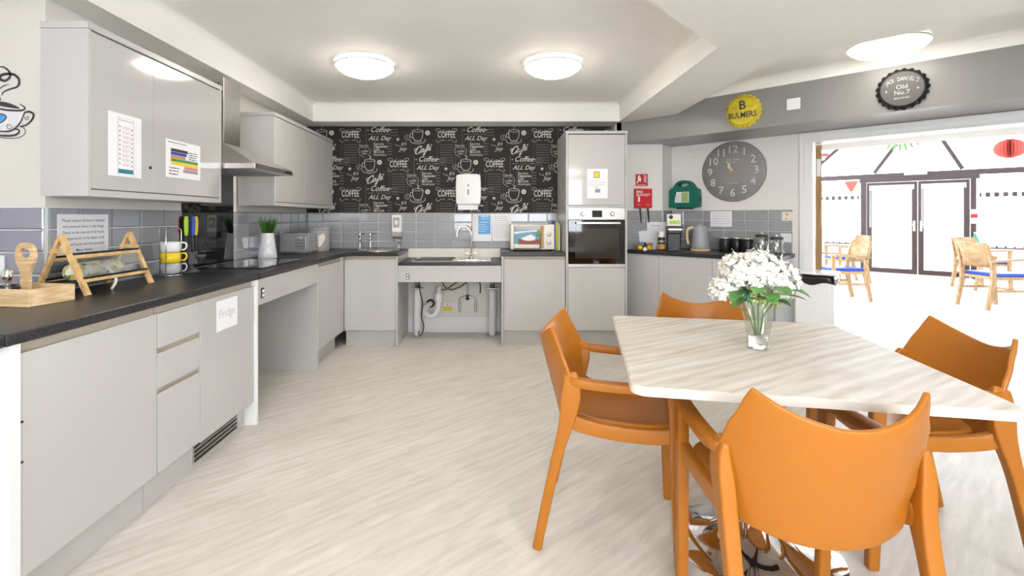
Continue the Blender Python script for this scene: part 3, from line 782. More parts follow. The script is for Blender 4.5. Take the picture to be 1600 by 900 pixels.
# ---- angled run on the right
SF = 6.25
def onf(x): return on(x, SF)
S1 = (1.31, SF - 1.31)
tops = [(1.31, 4.945), (1.31, SF - .03 - 1.31), (2.335 - .015, SF - .03 - 2.32), (2.335 + .40, SF + .77 - 2.735), (C0[0] + .003, C0[1] - .014), (1.757, 4.942)]
tops = [(1.31, 4.938), (1.31, 4.91), (2.335, 3.885), (2.742, 4.332), (1.936, 5.138), (1.757, 4.938)]
top('w', tops, 'dark angled worktop under the clock with kettle and jars', ZW2)
def front45(a, b, label):
    L = math.hypot(b[0] - a[0], b[1] - a[1])
    t = thing('base_cabinet', label, 'cabinet', (a[0], a[1], 0), A45, 'cream gloss base units')
    soft(MB().prism_x([(-.018, ZD0), (0, ZD0), (0, ZD1 + .02), (-.013, ZD1 + .03), (-.018, ZD1 + .03)], .0015, L - .0015).build('door', 'door_gloss', t), .0015)
    MB().box(0, L, .045, .06, 0, .15).build('plinth', 'plinth', t)
    return t, L
P = [(1.312, SF - 1.312), onf(1031), onf(1114), onf(1213)]
t, L = front45(P[0], P[1], 'cream base cabinet squeezed beside the oven tower')
MB().box(.05, L, .001, .06, .15, ZW2 - .037).build('carcass', 'carcass', t)
t, L = front45(P[1], P[2], 'middle cream base cabinet below the kettle')
MB().box(0, L, .001, .40, .15, ZW2 - .037).build('carcass', 'carcass', t)
t, L = front45(P[2], P[3], 'cream base cabinet behind the white flowers, next to the bin')
MB().box(0, L - .018, .001, .54, .15, ZW2 - .037).build('carcass', 'carcass', t)
soft(MB().box(L - .018, L, -.018, .54, 0, ZW2 - .037).build('end_panel', 'carcass', t), .001)
# ================================================================= ceiling lamps
def lamp(label, x, y, z, d, m_='lamp', name='ceiling_lamp'):
    t = thing(name, label, 'ceiling lamp', (x, y, z - .0), 0, 'round ceiling lamps')
    MB().lathe([(d * .46, 0), (d * .46, -.022), (d * .44, -.024)], (0, 0, 0), 40).build('base_ring', 'white_plastic', t)
    r = d / 2
    MB().lathe([(r * .93, -.018), (r, -.027), (r * .995, -.038), (r * .985, -.040)], (0, 0, 0), 40, cap=False).build('rim', 'white_plastic', t)
    MB().lathe([(r * .99, -.039), (r * .93, -.055), (r * .78, -.078), (r * .55, -.096), (r * .28, -.106), (0.0005, -.109)], (0, 0, 0), 40).build('diffuser', m_, t)
lamp('round white ceiling lamp above the left end of the kitchen', -.95, 3.6, ZC, .43)
lamp('round white ceiling lamp in front of the oven tower', .46, 3.6, ZC, .42)
lamp('large round ceiling lamp beside the grey bulkhead on the right', 2.60, 3.15, ZC, .44, 'lamp_soft')
lamp('added unseen round ceiling lamp overhead near the photographer', -.75, .75, ZC, .43)  # extra lamp out of view, added to light the room
lamp('added unseen round ceiling lamp on the dropped ceiling behind the camera', 1.6, -.7, ZS, .43)  # second added lamp, also out of view, for more light

# ================================================================= table
TB = (.984, 1.80); TR = R(-11)
tb = thing('dining_table', 'square washed-oak cafe table on a chrome trumpet base', 'table', (*TB, 0), TR)
def rrect(w_, h_, r, n=6):
    out = []
    for cx, cy, a0 in ((w_ / 2 - r, h_ / 2 - r, 0), (-w_ / 2 + r, h_ / 2 - r, 90), (-w_ / 2 + r, -h_ / 2 + r, 180), (w_ / 2 - r, -h_ / 2 + r, 270)):
        for k in range(n + 1):
            a = R(a0 + 90 * k / n); out.append((cx + r * math.cos(a), cy + r * math.sin(a)))
    return out
soft(MB().prism(rrect(.975, 1.025, .045), .7125, .740).build('table_top', 'table_wood', tb), .004)
MB().prism(rrect(.9795, 1.0295, .047), .7135, .7375).build('edge_band', mat('edge_band', (.72, .68, .61), .3), tb)
MB().lathe([(.29, 0), (.292, .006), (.285, .012), (.22, .024), (.15, .045), (.09, .085), (.055, .15), (.042, .25), (.04, .40), (.04, .66)], (0, 0, 0), 48).build('trumpet_base', 'chrome', tb)
MB().lathe([(.05, .655), (.05, .70)], (0, 0, 0), 20).box(-.30, .30, -.025, .025, .69, .7122).box(-.025, .025, -.30, .30, .69, .7122).build('top_bracket', 'black_plastic', tb)

# ================================================================= orange chairs
def make_chair():
    t = thing('orange_chair', 'orange chair', 'chair', (0, 0, 0), 0, 'orange plastic armchairs at the oak table')
    nu, nv = 17, 12
    hw = lambda z: .19 + .05 * math.sin(PI * min(max((z - .43) / .40, 0), 1)) ** .8 * (1.0 if z < .63 else .95) - .0 * z + (.012 if z > .7 else 0)
    def hwz(z):
        ks = [(.43, .190), (.50, .208), (.58, .240), (.64, .250), (.70, .240), (.76, .220), (.82, .200)]
        for (a, wa), (b, wb_) in zip(ks[:-1], ks[1:]):
            if z <= b: q_ = max(0, (z - a) / (b - a)); q_ = q_ * q_ * (3 - 2 * q_); return wa + (wb_ - wa) * q_
        return ks[-1][1]
    vs = []
    for i in range(nu):
        u_ = -1 + 2 * i / (nu - 1)
        zt = .748 + .070 * abs(u_) ** 1.7
        for j in range(nv):
            v = j / (nv - 1)
            zb = .450 - .028 * (1 - u_ * u_)
            z = zt + (zb - zt) * v
            y = -.205 - .105 * (z - .43) / .39 + (.125 - .037 * max(0, min(1, (z - .62) / .20))) * abs(u_) ** 2.2 * (.45 + .55 * max(0, min(1, (z - .43) / .2)))
            vs.append((u_ * hwz(z), y, z))
    fs = [(i * nv + j, (i + 1) * nv + j, (i + 1) * nv + j + 1, i * nv + j + 1) for i in range(nu - 1) for j in range(nv - 1)]
    bk = MB().add(vs, fs, True).build('backrest', 'orange_plastic', t)
    sd = bk.modifiers.new('thick', 'SOLIDIFY'); sd.thickness = .014; sd.offset = 0
    soft(bk, .005, 3)
    # seat pan with rolled rim
    out = []
    N = 40
    def outline(k, ins=0.0):
        a = 2 * PI * k / N; c, s_ = math.cos(a), math.sin(a)
        sx = abs(c) ** .45 * (1 if c > 0 else -1); sy = abs(s_) ** .45 * (1 if s_ > 0 else -1)
        y = .035 + sy * (.193 - ins); w_ = (.205 + .018 * sy) - ins
        return sx * w_, y
    rings = [(0.004, .425), (0, .432), (0, .470), (.006, .479), (.018, .481), (.040, .470), (.085, .459), (.14, .455)]
    vs = []
    for ins, z in rings:
        for k in range(N):
            x, y = outline(k, ins); vs.append((x, y, z + (.010 * (y / .2) ** 2 if z > .45 else 0)))
    fs = []
    for r_ in range(len(rings) - 1):
        for k in range(N):
            fs.append((r_ * N + k, r_ * N + (k + 1) % N, (r_ + 1) * N + (k + 1) % N, (r_ + 1) * N + k))
    fs.append(tuple((len(rings) - 1) * N + k for k in range(N)))
    # underside
    n0 = len(vs)
    for ins, z in ((.010, .425), (.03, .445)):
        for k in range(N): x, y = outline(k, ins); vs.append((x, y, z))
    for k in range(N):
        fs.append((k, n0 + k, n0 + (k + 1) % N, (k + 1) % N)); fs.append((n0 + k, n0 + N + k, n0 + N + (k + 1) % N, n0 + (k + 1) % N))
    fs.append(tuple(n0 + N + k for k in range(N - 1, -1, -1)))
    MB().add(vs, fs, True).build('seat', 'orange_plastic', t)
    for sx in (-1, 1):
        # rear leg grows out of the side of the back
        pts = spl([(sx * .236, -.152, .660), (sx * .243, -.143, .615), (sx * .236, -.158, .50), (sx * .234, -.195, .36), (sx * .234, -.235, .18), (sx * .236, -.272, 0)], 3)
        k = len(pts); secs = [(.016 + .022 * min(1, i / (k * .3)), .03 + .026 * math.sin(PI * min(1, .25 + i / k * .75)) ** 1) for i in range(k)]
        secs = [(min(.040, .016 + .03 * i / (k * .35)), .046 - .012 * i / (k - 1) + (.03 * (1 - abs(i / (k - 1) - .28) / .28) if i / (k - 1) < .56 else 0)) for i in range(k)]
        soft(smooth(MB().beam(pts, secs, (0, 1, 0)).build('rear_leg', 'orange_plastic', t)), .007, 3)
        pts = spl([(sx * .228, .205, .612), (sx * .229, .212, .56), (sx * .228, .214, .45), (sx * .226, .220, .22), (sx * .224, .228, 0)], 3)
        k = len(pts)
        soft(smooth(MB().beam(pts, [(.036, .048 - .012 * i / (k - 1)) for i in range(k)], (0, 1, 0)).build('front_leg', 'orange_plastic', t)), .007, 3)
        pts = spl([(sx * .240, -.150, .636), (sx * .246, -.120, .632), (sx * .247, -.07, .627), (sx * .243, .05, .624), (sx * .236, .17, .624), (sx * .231, .222, .612)], 4)
        k = len(pts)
        soft(smooth(MB().beam(pts, [(.026 + .018 * min(1, i / (k * .3)), .030) for i in range(k)]).build('armrest', 'orange_plastic', t)), .006, 3)
        # side rail tying seat, front leg and rear leg
        pts = spl([(sx * .231, -.160, .495), (sx * .220, -.11, .468), (sx * .216, 0, .452), (sx * .218, .12, .452), (sx * .222, .205, .462)], 4)
        soft(smooth(MB().beam(pts, (.030, .052)).build('side_rail', 'orange_plastic', t)), .006, 3)
    return t
ch = make_chair()
spots = [((.846, 1.369), R(-4.2), 'orange armchair nearest the camera, its back towards us'),
         ((.494, 1.945), R(-105.1), 'orange armchair on the left side of the oak table'),
         ((1.10, 2.39), R(170.2), 'orange armchair at the far side, half hidden by table and flowers'),
         ((1.593, 1.862), R(80.2), 'orange armchair on the right side of the table by the doorway')]
for i, (p, a, lb) in enumerate(spots):
    o = ch if i == 0 else copy_tree(ch)
    o.location = (*p, 0); o.rotation_euler = (0, 0, a); o['label'] = lb

# ================================================================= vase of flowers on the table
va = thing('flower_vase', 'clear fluted glass vase of water on the oak table', 'vase', (.99, 1.784, .7405))
N = 16
prof = [(.034, 0), (.036, .01), (.036, .05), (.044, .10), (.054, .15), (.057, .172)]
vs = []
for r_, h in prof:
    for k in range(2 * N):
        rr = r_ * (1 + (.05 if k % 2 else -.03)); a = PI * k / N; vs.append((rr * math.cos(a), rr * math.sin(a), h))
n2 = 2 * N
MB().add(vs, [(j * n2 + k, j * n2 + (k + 1) % n2, (j + 1) * n2 + (k + 1) % n2, (j + 1) * n2 + k) for j in range(len(prof) - 1) for k in range(n2)] + [tuple(range(n2 - 1, -1, -1))]).build('glass_body', 'clear_ware', va)
MB().lathe([(.001, .003), (.031, .004), (.032, .045), (.001, .046)], (0, 0, 0), 20).build('glass_foot', mat('clear_glass', (1, 1, 1), .02, trans=1, ior=1.45), va)
fl = thing('flower_bouquet', 'bouquet of white hydrangeas with green leaves in the glass vase', 'flowers', (.99, 1.784, .79))
random.seed(11)
heads = [(-.075, -.02, .225, .060), (-.01, -.03, .235, .072), (.065, -.02, .21, .066), (.03, .05, .24, .066), (-.055, .05, .235, .062), (.105, .02, .175, .052), (-.12, .01, .165, .050), (.0, .0, .262, .055)]
for hx, hy, hz, hr in heads:
    mb = MB(); nf = 46
    for k in range(nf):
        zz = 1 - 1.55 * (k + .5) / nf; rr = math.sqrt(max(0, 1 - zz * zz)); a = k * 2.39996
        n_ = Vector((rr * math.cos(a), rr * math.sin(a), zz)); n_ += Vector((random.uniform(-.15, .15),) * 3); n_.normalize()
        c = Vector((hx, hy, hz)) + n_ * hr * random.uniform(.88, 1.05)
        t1 = n_.orthogonal().normalized(); t1.rotate(Matrix.Rotation(random.uniform(0, 6.3), 3, n_)); t2 = n_.cross(t1)
        s_ = hr * .36
        for q_ in range(4):
            d = t1 * math.cos(q_ * PI / 2) + t2 * math.sin(q_ * PI / 2); e = t1 * -math.sin(q_ * PI / 2) + t2 * math.cos(q_ * PI / 2)
            mb.add([c, c + d * s_ * .55 + e * s_ * .45 + n_ * s_ * .1, c + d * s_ + n_ * s_ * .28, c + d * s_ * .55 - e * s_ * .45 + n_ * s_ * .1], [(0, 1, 2, 3)], False)
    mb.build('hydrangea_head', 'petal', fl)
    MB().tube([(hx * .08, hy * .08, .0), (hx * .25, hy * .25, hz * .45), (hx, hy, hz - hr * .3)], .003, 6).build('stem', 'leaf', fl)
def leafblade(mb, p, d, L, wd, droop=.25, up=Vector((0, 0, 1))):
    d = Vector(d).normalized(); sd_ = d.cross(up).normalized(); vs = []
    n = 6
    for i in range(n + 1):
        t_ = i / n; c = Vector(p) + d * L * t_ - up * droop * L * t_ * t_; w_ = wd * math.sin(PI * min(1, .06 + t_ * .94)) ** .8 / 2
        vs += [c + sd_ * w_ + up * w_ * .3, c, c - sd_ * w_ + up * w_ * .3]
    fs = []
    for i in range(n):
        fs += [(3 * i, 3 * i + 1, 3 * i + 4, 3 * i + 3), (3 * i + 1, 3 * i + 2, 3 * i + 5, 3 * i + 4)]
    mb.add(vs, fs, True)
for p, d, L_, wd in (((-.02, -.03, .14), (-1, -.3, .12), .12, .055), ((.03, -.03, .15), (1, -.1, .25), .13, .05), ((0, -.04, .14), (-.2, -1, .5), .09, .06), ((.02, -.03, .13), (.5, -1, .35), .09, .055),
                     ((-.03, -.02, .16), (-1, -.6, .45), .10, .045), ((0, .03, .15), (.3, 1, .3), .12, .05), ((.05, 0, .15), (1, .4, .1), .11, .05), ((-.04, .02, .15), (-1, .4, .2), .12, .05), ((-.03, -.06, .19), (-.7, -1, .1), .07, .06), ((.02, -.07, .19), (.2, -1, .0), .07, .06), ((.07, -.05, .18), (1, -.8, .05), .08, .06), ((-.08, -.04, .17), (-1, -.8, -.1), .08, .05), ((.0, -.08, .17), (-.3, -1, -.4), .05, .05)):
    mb = MB(); leafblade(mb, p, d, L_, wd, .35); mb.build('leaf', 'leaf', fl)
for k in range(7):
    mb = MB(); leafblade(mb, (-.05, -.03, .17), (-1 + .12 * k, -.5, .6 - .13 * k), .09, .010, .15); mb.build('narrow_leaf', 'leaf_blue', fl)
bb = MB()
for k in range(90):
    a = random.uniform(0, 6.3); rr = random.uniform(.015, .075); bb.ball((rr * math.cos(a), rr * math.sin(a) - .02, random.uniform(.115, .185)), random.uniform(.004, .008), 6, 4)
bb.build('berry_sprigs', 'berry', fl)['kind'] = 'stuff'
for p, d in (((-.06, 0, .25), (-.55, -.1, 1)), ((.07, .0, .24), (.35, .0, 1)), ((.03, 0, .27), (.1, -.1, 1)), ((-.12, -.02, .2), (-1, -.1, .25))):
    mb = MB(); d = Vector(d).normalized()
    for k in range(16):
        c = Vector(p) + d * (k * .0055); r_ = .010 * (1 - k / 18)
        mb.ball((c.x + random.uniform(-.004, .004), c.y + random.uniform(-.004, .004), c.z), r_ * .8, 5, 3)
    mb.build('white_spike', 'petal', fl)

# ================================================================= conservatory lounge beyond the doorway
SFW = 19.1
F0 = on(1280, SFW)
def sx_(x): p = on(x, SFW); return (p[0] - F0[0]) / q
lw = MB()
struct('ceiling_lounge', MB().prism([(2.6, SW + .25 - 2.6), (7.6, SW + .25 - 7.6), (8.3, 8.62 - 8.3), (2.6, 8.62 - 2.6)], 1.935, 2.06), 'white_wall')
dw_ = struct('wall_lounge', MB().box(-6, sx_(1351), 0, .25, 0, .58).box(sx_(1520), 12, 0, .25, 0, .58), 'white_wall')
dw_.location = (*F0, 0); dw_.rotation_euler = (0, 0, A45)
MB().box(-6, sx_(1351), -.06, .25, .58, .61).box(sx_(1520), 12, -.06, .25, .58, .61).build('sill', 'white_gloss', dw_)
rf = struct('ceiling_shade_added', MB().box(-8, 14, -8.6, .3, 3.3, 3.306), 'shade_sheet')  # unseen tinted roof, added to cut daylight in lounge and doorway
rf.location = (*F0, 0); rf.rotation_euler = (0, 0, A45)
sw_ = struct('wall_light_block', MB().box(-4.2, -4.0, -8.2, 0, 0, 3.3).box(9.0, 9.2, -8.2, 0, 0, 3.3), 'white_wall')  # unseen side walls, added to stop sky light leaking in
sw_.location = (*F0, 0); sw_.rotation_euler = (0, 0, A45)
wd = thing('window_2', None, None, (*F0, 0), A45, kind='structure')
zb0, zb1 = 2.02, 2.18
MB().box(-6, 12, -.04, .06, zb0 + .05, zb1).box(sx_(1352) - .1, sx_(1520) + .1, -.05, .06, zb0 - .03, zb0 + .05).build('transom', 'brown_frame', wd)
for a, b in ((1345, 1354), (1516, 1526)):
    MB().box(sx_(a), sx_(b), -.03, .06, 0, zb0 + .05).build('post', 'brown_frame', wd)
MB().box(-6, sx_(1345), 0, .05, .61, .67).box(sx_(1526), 12, 0, .05, .61, .67).build('window_frame', 'brown_frame', wd)
for x in (-2.2, 3.9, 5.6): MB().box(x, x + .07, 0, .05, .61, zb0 + .05).build('mullion', 'brown_frame', wd)
for a, b in ((-6, sx_(1345)), (sx_(1526), 12)): MB().box(a, b, .02, .026, .67, zb0 + .05).build('pane', 'glass_pane', wd)
# gable rafters
def raf(x1, y1, x2, y2, nm='rafter'):
    a, b = sx_(x1), sx_(x2)
    ya, yb = on(x1, SFW)[1], on(x2, SFW)[1]
    za, zb_ = HC + (339 - y1) / 750 * ya, HC + (339 - y2) / 750 * yb
    d = Vector((b - a, 0, zb_ - za)); d *= 2.2
    MB().beam([(a, 0, za), (a + d.x, 0, za + d.z)], (.07, .08), (0, 1, 0)).build(nm, 'brown_frame', wd)
raf(1366, 271, 1392, 237); raf(1504, 264, 1480, 229); raf(1276, 262, 1298, 243)
MB().box(-6, 12, .02, .026, zb1, 3.4).build('gable_pane', 'glass_pane', wd)
MB().box(sx_(1413), sx_(1449), -.08, -.04, 2.12, 2.24).build('exit_sign_box', 'white_plastic', wd)
# French doors
d2 = thing('door_2', None, None, (*F0, 0), A45, kind='structure')
for a, b, hx in ((1354.5, 1433.5, 1), (1434.5, 1515.5, -1)):
    x0, x1 = sx_(a), sx_(b); z0, z1 = .02, 1.985; f = .09
    lf = MB().box(x0, x1, -.02, .04, z0, z0 + .1).box(x0, x1, -.02, .04, z1 - f, z1).box(x0, x0 + f, -.02, .04, z0 + .1, z1 - f).box(x1 - f, x1, -.02, .04, z0 + .1, z1 - f).build('door_leaf', 'brown_frame', d2)
    MB().box(x0 + f, x1 - f, .005, .011, z0 + .1, z1 - f).build('pane', 'glass_pane', lf)
    hxp = x1 - .05 if hx > 0 else x0 + .05
    MB().box(hxp - .018, hxp + .018, -.03, -.02, .93, 1.15).box(hxp - .01, hxp + .01, -.065, -.03, 1.06, 1.08).box(hxp - (.12 if hx > 0 else .01), hxp + (.01 if hx > 0 else .12), -.07, -.055, 1.06, 1.08).build('handle', 'yellow' if False else 'cream_plastic', lf)
    bl = MB().box(x0 + .05, x1 - .05, -.055, -.021, 1.82, 1.92).build('roller_blind', 'white_plastic', lf)
    MB().tube([(x0 + .055, -.04, 1.83), (x0 + .055, -.04, 1.0), (x0 + .075, -.04, 1.0), (x0 + .075, -.04, 1.83)], .004, 5).build('blind_cord', 'white_plastic', bl)
MB().box(sx_(1352), sx_(1520), -.05, .06, 0, .02).build('threshold', 'steel', d2)
# vertical blinds left and right of the doors
def blind(a, b, label):
    t = thing('vertical_blind', label, 'blind', (*F0, 0), A45, 'vertical window blinds')
    MB().box(a, b, -.075, -.035, 1.62, 1.71).build('head_rail', 'brown_frame', t)
    n = int((b - a) / .115)
    sl = None
    for i in range(n):
        x = a + (i + .5) * (b - a) / n
        if sl is None:
            me = MB().box(-.045, .045, -.083, -.080, .64, 1.60).box(-.028, .028, -.083, -.080, 1.60, 1.72).mesh('slat'); me.materials.append(M['white_plastic']); sl = me
        o = bpy.data.objects.new('slat', sl); COL.objects.link(o); o.parent = t; o.location = (x, 0, 0)
    MB().box(a, b, -.09, -.03, 1.72, 1.78).build('track_cover', 'white_plastic', t)
    MB().box(a, b + (.0 if a < 0 else 0), -.05, -.035, 1.79, 2.02).build('lattice_pelmet', 'pelmet', t)
m = mat('pelmet', (.70, .78, .52), .8, var=.12, vs=9)
blind(-1.6, sx_(1343), 'white vertical blind left of the brown French doors')
blind(sx_(1530), sx_(1530) + 2.6, 'white vertical blind right of the brown French doors')
# wooden armchairs with blue seats
def lounge_chair():
    t = thing('wooden_armchair', 'x', 'chair', (0, 0, 0), 0, 'beech armchairs with blue seats in the lounge')
    soft(MB().box(-.24, .24, -.22, .25, .40, .44).build('seat_frame', 'beech', t), .004)
    soft(MB().box(-.235, .235, -.2, .26, .44, .485).build('seat_cushion', 'blue', t), .015, 3)
    for sx in (-1, 1):
        MB().beam([(sx * .25, .24, 0), (sx * .25, .215, .42), (sx * .25, .225, .66)], (.03, .045), (0, 1, 0)).build('front_leg', 'beech', t)
        MB().beam([(sx * .22, -.30, 0), (sx * .22, -.225, .40), (sx * .22, -.24, .60), (sx * .21, -.30, .86)], [(.03, .04), (.034, .06), (.03, .05), (.028, .03)], (0, 1, 0)).build('rear_leg', 'beech', t)
        MB().beam(spl([(sx * .23, -.27, .64), (sx * .265, -.1, .66), (sx * .268, .1, .67), (sx * .255, .25, .665)], 3), (.05, .026)).build('armrest', 'beech', t)
        MB().box(sx * .235, sx * .255, -.24, .21, .24, .27).build('stretcher', 'beech', t)
    MB().box(-.23, .23, .0, .02, .26, .28).build('cross_stretcher', 'beech', t)
    vs = []
    for z, yy in ((.56, -.245), (.72, -.272), (.88, -.315)):
        for k in range(9):
            u_ = -1 + k / 4; vs.append((u_ * .215, yy - .03 * (1 - u_ * u_), z))
    bk = MB().add(vs, [(r_ * 9 + k, r_ * 9 + k + 1, r_ * 9 + 10 + k, r_ * 9 + 9 + k) for r_ in (0, 1) for k in range(8)], True).build('back_panel', 'beech', t)
    bk.modifiers.new('thick', 'SOLIDIFY').thickness = .018
    return t
lc = lounge_chair()
for i, (p, a, lb) in enumerate((((5.22, 7.20), R(83), 'wooden armchair seen just beyond the bin, facing left'), ((6.75, 9.15), R(80), 'wooden armchair farthest left, beside the French door'),
                                ((6.84, 6.52), R(-93), 'nearest wooden armchair with blue seat at the right edge'), ((8.42, 8.25), R(-93), 'wooden armchair behind another one, right of the French doors'))):
    o = lc if i == 0 else copy_tree(lc)
    o.location = (*p, 0); o.rotation_euler = (0, 0, a); o['label'] = lb
# decorations
pn = MB().add([(-.13, 0, 0), (.13, 0, 0), (.02, 0, -.24), (-.02, 0, -.24), (-.13, .004, 0), (.13, .004, 0), (.02, .004, -.24), (-.02, .004, -.24)], [(3, 2, 1, 0), (4, 5, 6, 7), (0, 1, 5, 4), (1, 2, 6, 5), (2, 3, 7, 6), (3, 0, 4, 7)])
p_ = on(1330, SFW - .25); o = pn.build('pennant', mat('coral', (.62, .12, .09), .6), None, (*p_, 2.04), A45); tag(o, 'single coral red bunting pennant hanging in the lounge window', 'bunting')
p_ = on(1578, 14.0); zc = HC + (339 - 232) / 750 * p_[1]
mat('ball_paper', (.80, .22, .18), .7)
hb = thing('paper_ball', 'coral honeycomb paper ball hanging at the top right', 'paper decoration', (*p_, zc))
for k in range(14):
    a = PI * k / 14; vs = []
    rr = .17; n = 14
    vs = [(rr * math.cos(2 * PI * j / n) * math.cos(a), rr * math.cos(2 * PI * j / n) * math.sin(a), rr * .8 * math.sin(2 * PI * j / n)) for j in range(n)]
    MB().add(vs, [tuple(range(n))]).build('paper_fold', 'ball_paper', hb)
MB().tube([(0, 0, .15), (0, 0, .7)], .004, 5).build('string', 'ink_grey', hb)
def frond(label, x, y, s, spread, ang0):
    p_ = on(x, s); z_ = HC + (339 - y) / 750 * p_[1]
    t = thing('palm_frond', label, 'palm leaf', (*p_, z_), A45, 'paper palm fronds in the lounge')
    for k in range(9):
        a = ang0 + spread * (k - 4) / 4; L_ = .42
        d = Vector((math.sin(a), 0, -math.cos(a)))
        mb = MB(); leafblade(mb, (0, 0, 0), d, L_, .05, .0, Vector((0, 1, 0))); mb.build('leaflet', 'leaf', t)
frond('green palm frond hanging above the left French door', 1407, 200, 14.5, .9, .2)
frond('dark palm frond hanging above the coral paper ball', 1578, 168, 13.6, .45, 0)
bt = thing('bunting_flag', 'red and white striped bunting flag beside the oak door edge', 'bunting', (*on(1280, 12.0), HC + (339 - 240) / 750 * on(1280, 12.0)[1]), A45)
for k in range(5): MB().box(-.2 + .0, .12 - .05 * k, k * .002, k * .002 + .002, -.05 * (k + 1), -.05 * k - .002).build('stripe', 'red' if k % 2 == 0 else 'paper', bt)
ps = thing('sill_bottle', 'green bottle on the lounge window sill at right', 'bottle', (*on(1524, SFW - .25), .612))
MB().lathe([(.06, 0), (.062, .02), (.062, .16), (.045, .2), (.02, .24), (.02, .30), (.001, .30)], (0, 0, 0), 14).build('glass_body', mat('green_glass', (.02, .40, .18), .15), ps); MB().cyl((0, 0, .30), .022, .02, 10).build('cap', 'white_plastic', ps)
ns = MB().rect(-.06, .06, -.14, .14).build('safety_notice', 'paper', None, (*on(1522, SFW - .12), 1.24), A45); tag(ns, 'small white and red safety notice on the brown door post', 'notice')
MB().rect(-.05, .05, -.03, .05, -.002).build('red_panel', 'red', ns)
# ================================================================= things on the left worktop
cd = thing('condiment_caddy', 'pine condiment tray with tall loop handle at the worktop end', 'caddy', (-1.828, 1.885, ZW), R(-9))
cb_ = MB()
W_, D_, H_ = .125, .085, .066
cb_.box(-W_, W_, -D_, -D_ + .01, .001, H_).box(-W_, W_, D_ - .01, D_, .001, H_).box(-W_, -W_ + .01, -D_ + .01, D_ - .01, .001, H_).box(W_ - .01, W_, -D_ + .01, D_ - .01, .001, H_).box(-W_ + .01, W_ - .01, -D_ + .01, D_ - .01, .001, .010)
soft(cb_.build('tray_box', 'caddy_wood', cd), .0015)
# paddle with an oval hole
pout = spl([(-.022, .01), (-.019, .08), (-.023, .125), (-.041, .160), (-.046, .190), (-.032, .226), (0, .237), (.032, .226), (.046, .190), (.041, .160), (.023, .125), (.019, .08), (.022, .01)], 4)
hole = [(.027 * math.cos(2 * PI * k / 24), .194 + .019 * math.sin(2 * PI * k / 24)) for k in range(24)]
def plate_hole(outer, hole, y0, y1):
    """flat plate with a hole: bridge both loops"""
    bm = bmesh.new()
    for y in (y0,):
        a = [bm.verts.new((p[0], y, p[1])) for p in outer]; b = [bm.verts.new((p[0], y, p[1])) for p in hole]
        ea = [bm.edges.new((a[i], a[(i + 1) % len(a)])) for i in range(len(a))]; eb = [bm.edges.new((b[i], b[(i + 1) % len(b)])) for i in range(len(b))]
        bmesh.ops.triangle_fill(bm, use_beauty=True, use_dissolve=False, edges=ea + eb)
    r_ = bmesh.ops.extrude_face_region(bm, geom=list(bm.faces))
    for v in [g for g in r_['geom'] if isinstance(g, bmesh.types.BMVert)]: v.co.y = y1
    bmesh.ops.recalc_face_normals(bm, faces=bm.faces)
    return MB().bm(bm)
o = plate_hole(pout, hole, -.008, .008).build('loop_handle', 'caddy_wood', cd); soft(o, .002)
MB().box(.02, .113, -.074, .074, .0101, .052).build('liner', 'black_plastic', cd)
sh = thing('salt_shaker', 'small glass shaker with ridged steel cap in the pine tray', 'shaker', (-1.850, 1.835, ZW + .012))
MB().lathe([(.014, 0), (.017, .01), (.012, .05), (.011, .085)], (0, 0, 0), 14).build('glass_body', 'clear_ware', sh)
MB().lathe([(.017, .082), (.018, .10), (.016, .118), (.010, .126), (.001, .128)], (0, 0, 0), 14).build('cap', 'chrome', sh)
dj = thing('sauce_dish', 'faceted dark glass dish beside the shaker in the tray', 'dish', (-1.885, 1.865, ZW + .012))
MB().lathe([(.02, 0), (.042, .03), (.05, .052), (.032, .064), (.001, .066)], (0, 0, 0), 9, smooth=False).build('bowl', mat('dark_glass', (.02, .018, .02), .05, coat=.5), dj)
def socket(label, org, rz, z, w_=.146, h_=.086, n=2, m='white_plastic'):
    t = thing('wall_socket', label, 'socket', (org[0], org[1], z), rz, 'electrical sockets and plates')
    soft(MB().box(-w_ / 2, w_ / 2, -.011, -.0005, -h_ / 2, h_ / 2).build('plate', m, t), .004)
    for k in range(n):
        x = (k - (n - 1) / 2) * .07
        for dx, dz_ in ((0, .012), (-.011, -.012), (.011, -.012)): MB().box(x + dx - .003, x + dx + .003, -.0118, -.011, dz_ - .004, dz_ + .004).build('pin_hole', 'ink', t)
    return t
socket('white double socket on the tiled near wall by the tray', (-2.215, 2.118), 0, 1.018)
# A-frame rack with a roll of paper bags
rk = thing('bamboo_rack', 'A-frame bamboo rack on the left worktop', 'rack', (-1.85, 2.06, ZW), L90)
for x in (.0, .385):
    fm = MB().beam([(x, -.118, .0), (x, -.004, .258)], (.016, .022), (1, 0, 0)).beam([(x + .002, .112, .0), (x + .002, .0, .25)], (.014, .02), (1, 0, 0)).build('a_frame', 'bamboo', rk)
    MB().beam([(x + .001, -.04, .19), (x + .001, .04, .19)], (.02, .018)).build('cross_piece', 'bamboo', fm)
for y, z in ((-.052, .165), (-.098, .062), (.055, .15), (.10, .05)):
    MB().box(.0, .385, y - .006, y + .006, z - .007, z + .007).build('rail', 'bamboo', rk)
    MB().box(.004, .381, y - .005, y + .005, z + .007, z + .016).build('rail_cover', 'black_plastic', rk)
for s_ in (-1, 1):
    MB().beam([(.19, s_ * .098, .066), (.19, s_ * .054, .165)], (.36, .002), (0, 1, .45 * s_)).build('clear_side', 'acrylic', rk)
MB().box(.01, .375, -.095, .095, .048, .052).build('black_shelf', 'black_plastic', rk)
rl = thing('paper_roll', 'floral patterned roll tied with a pale ribbon in the rack', 'roll', (-1.85, 2.10, ZW + .0525 + .0405), L90)
fm_ = mat('floral', (.75, .70, .50), .6)
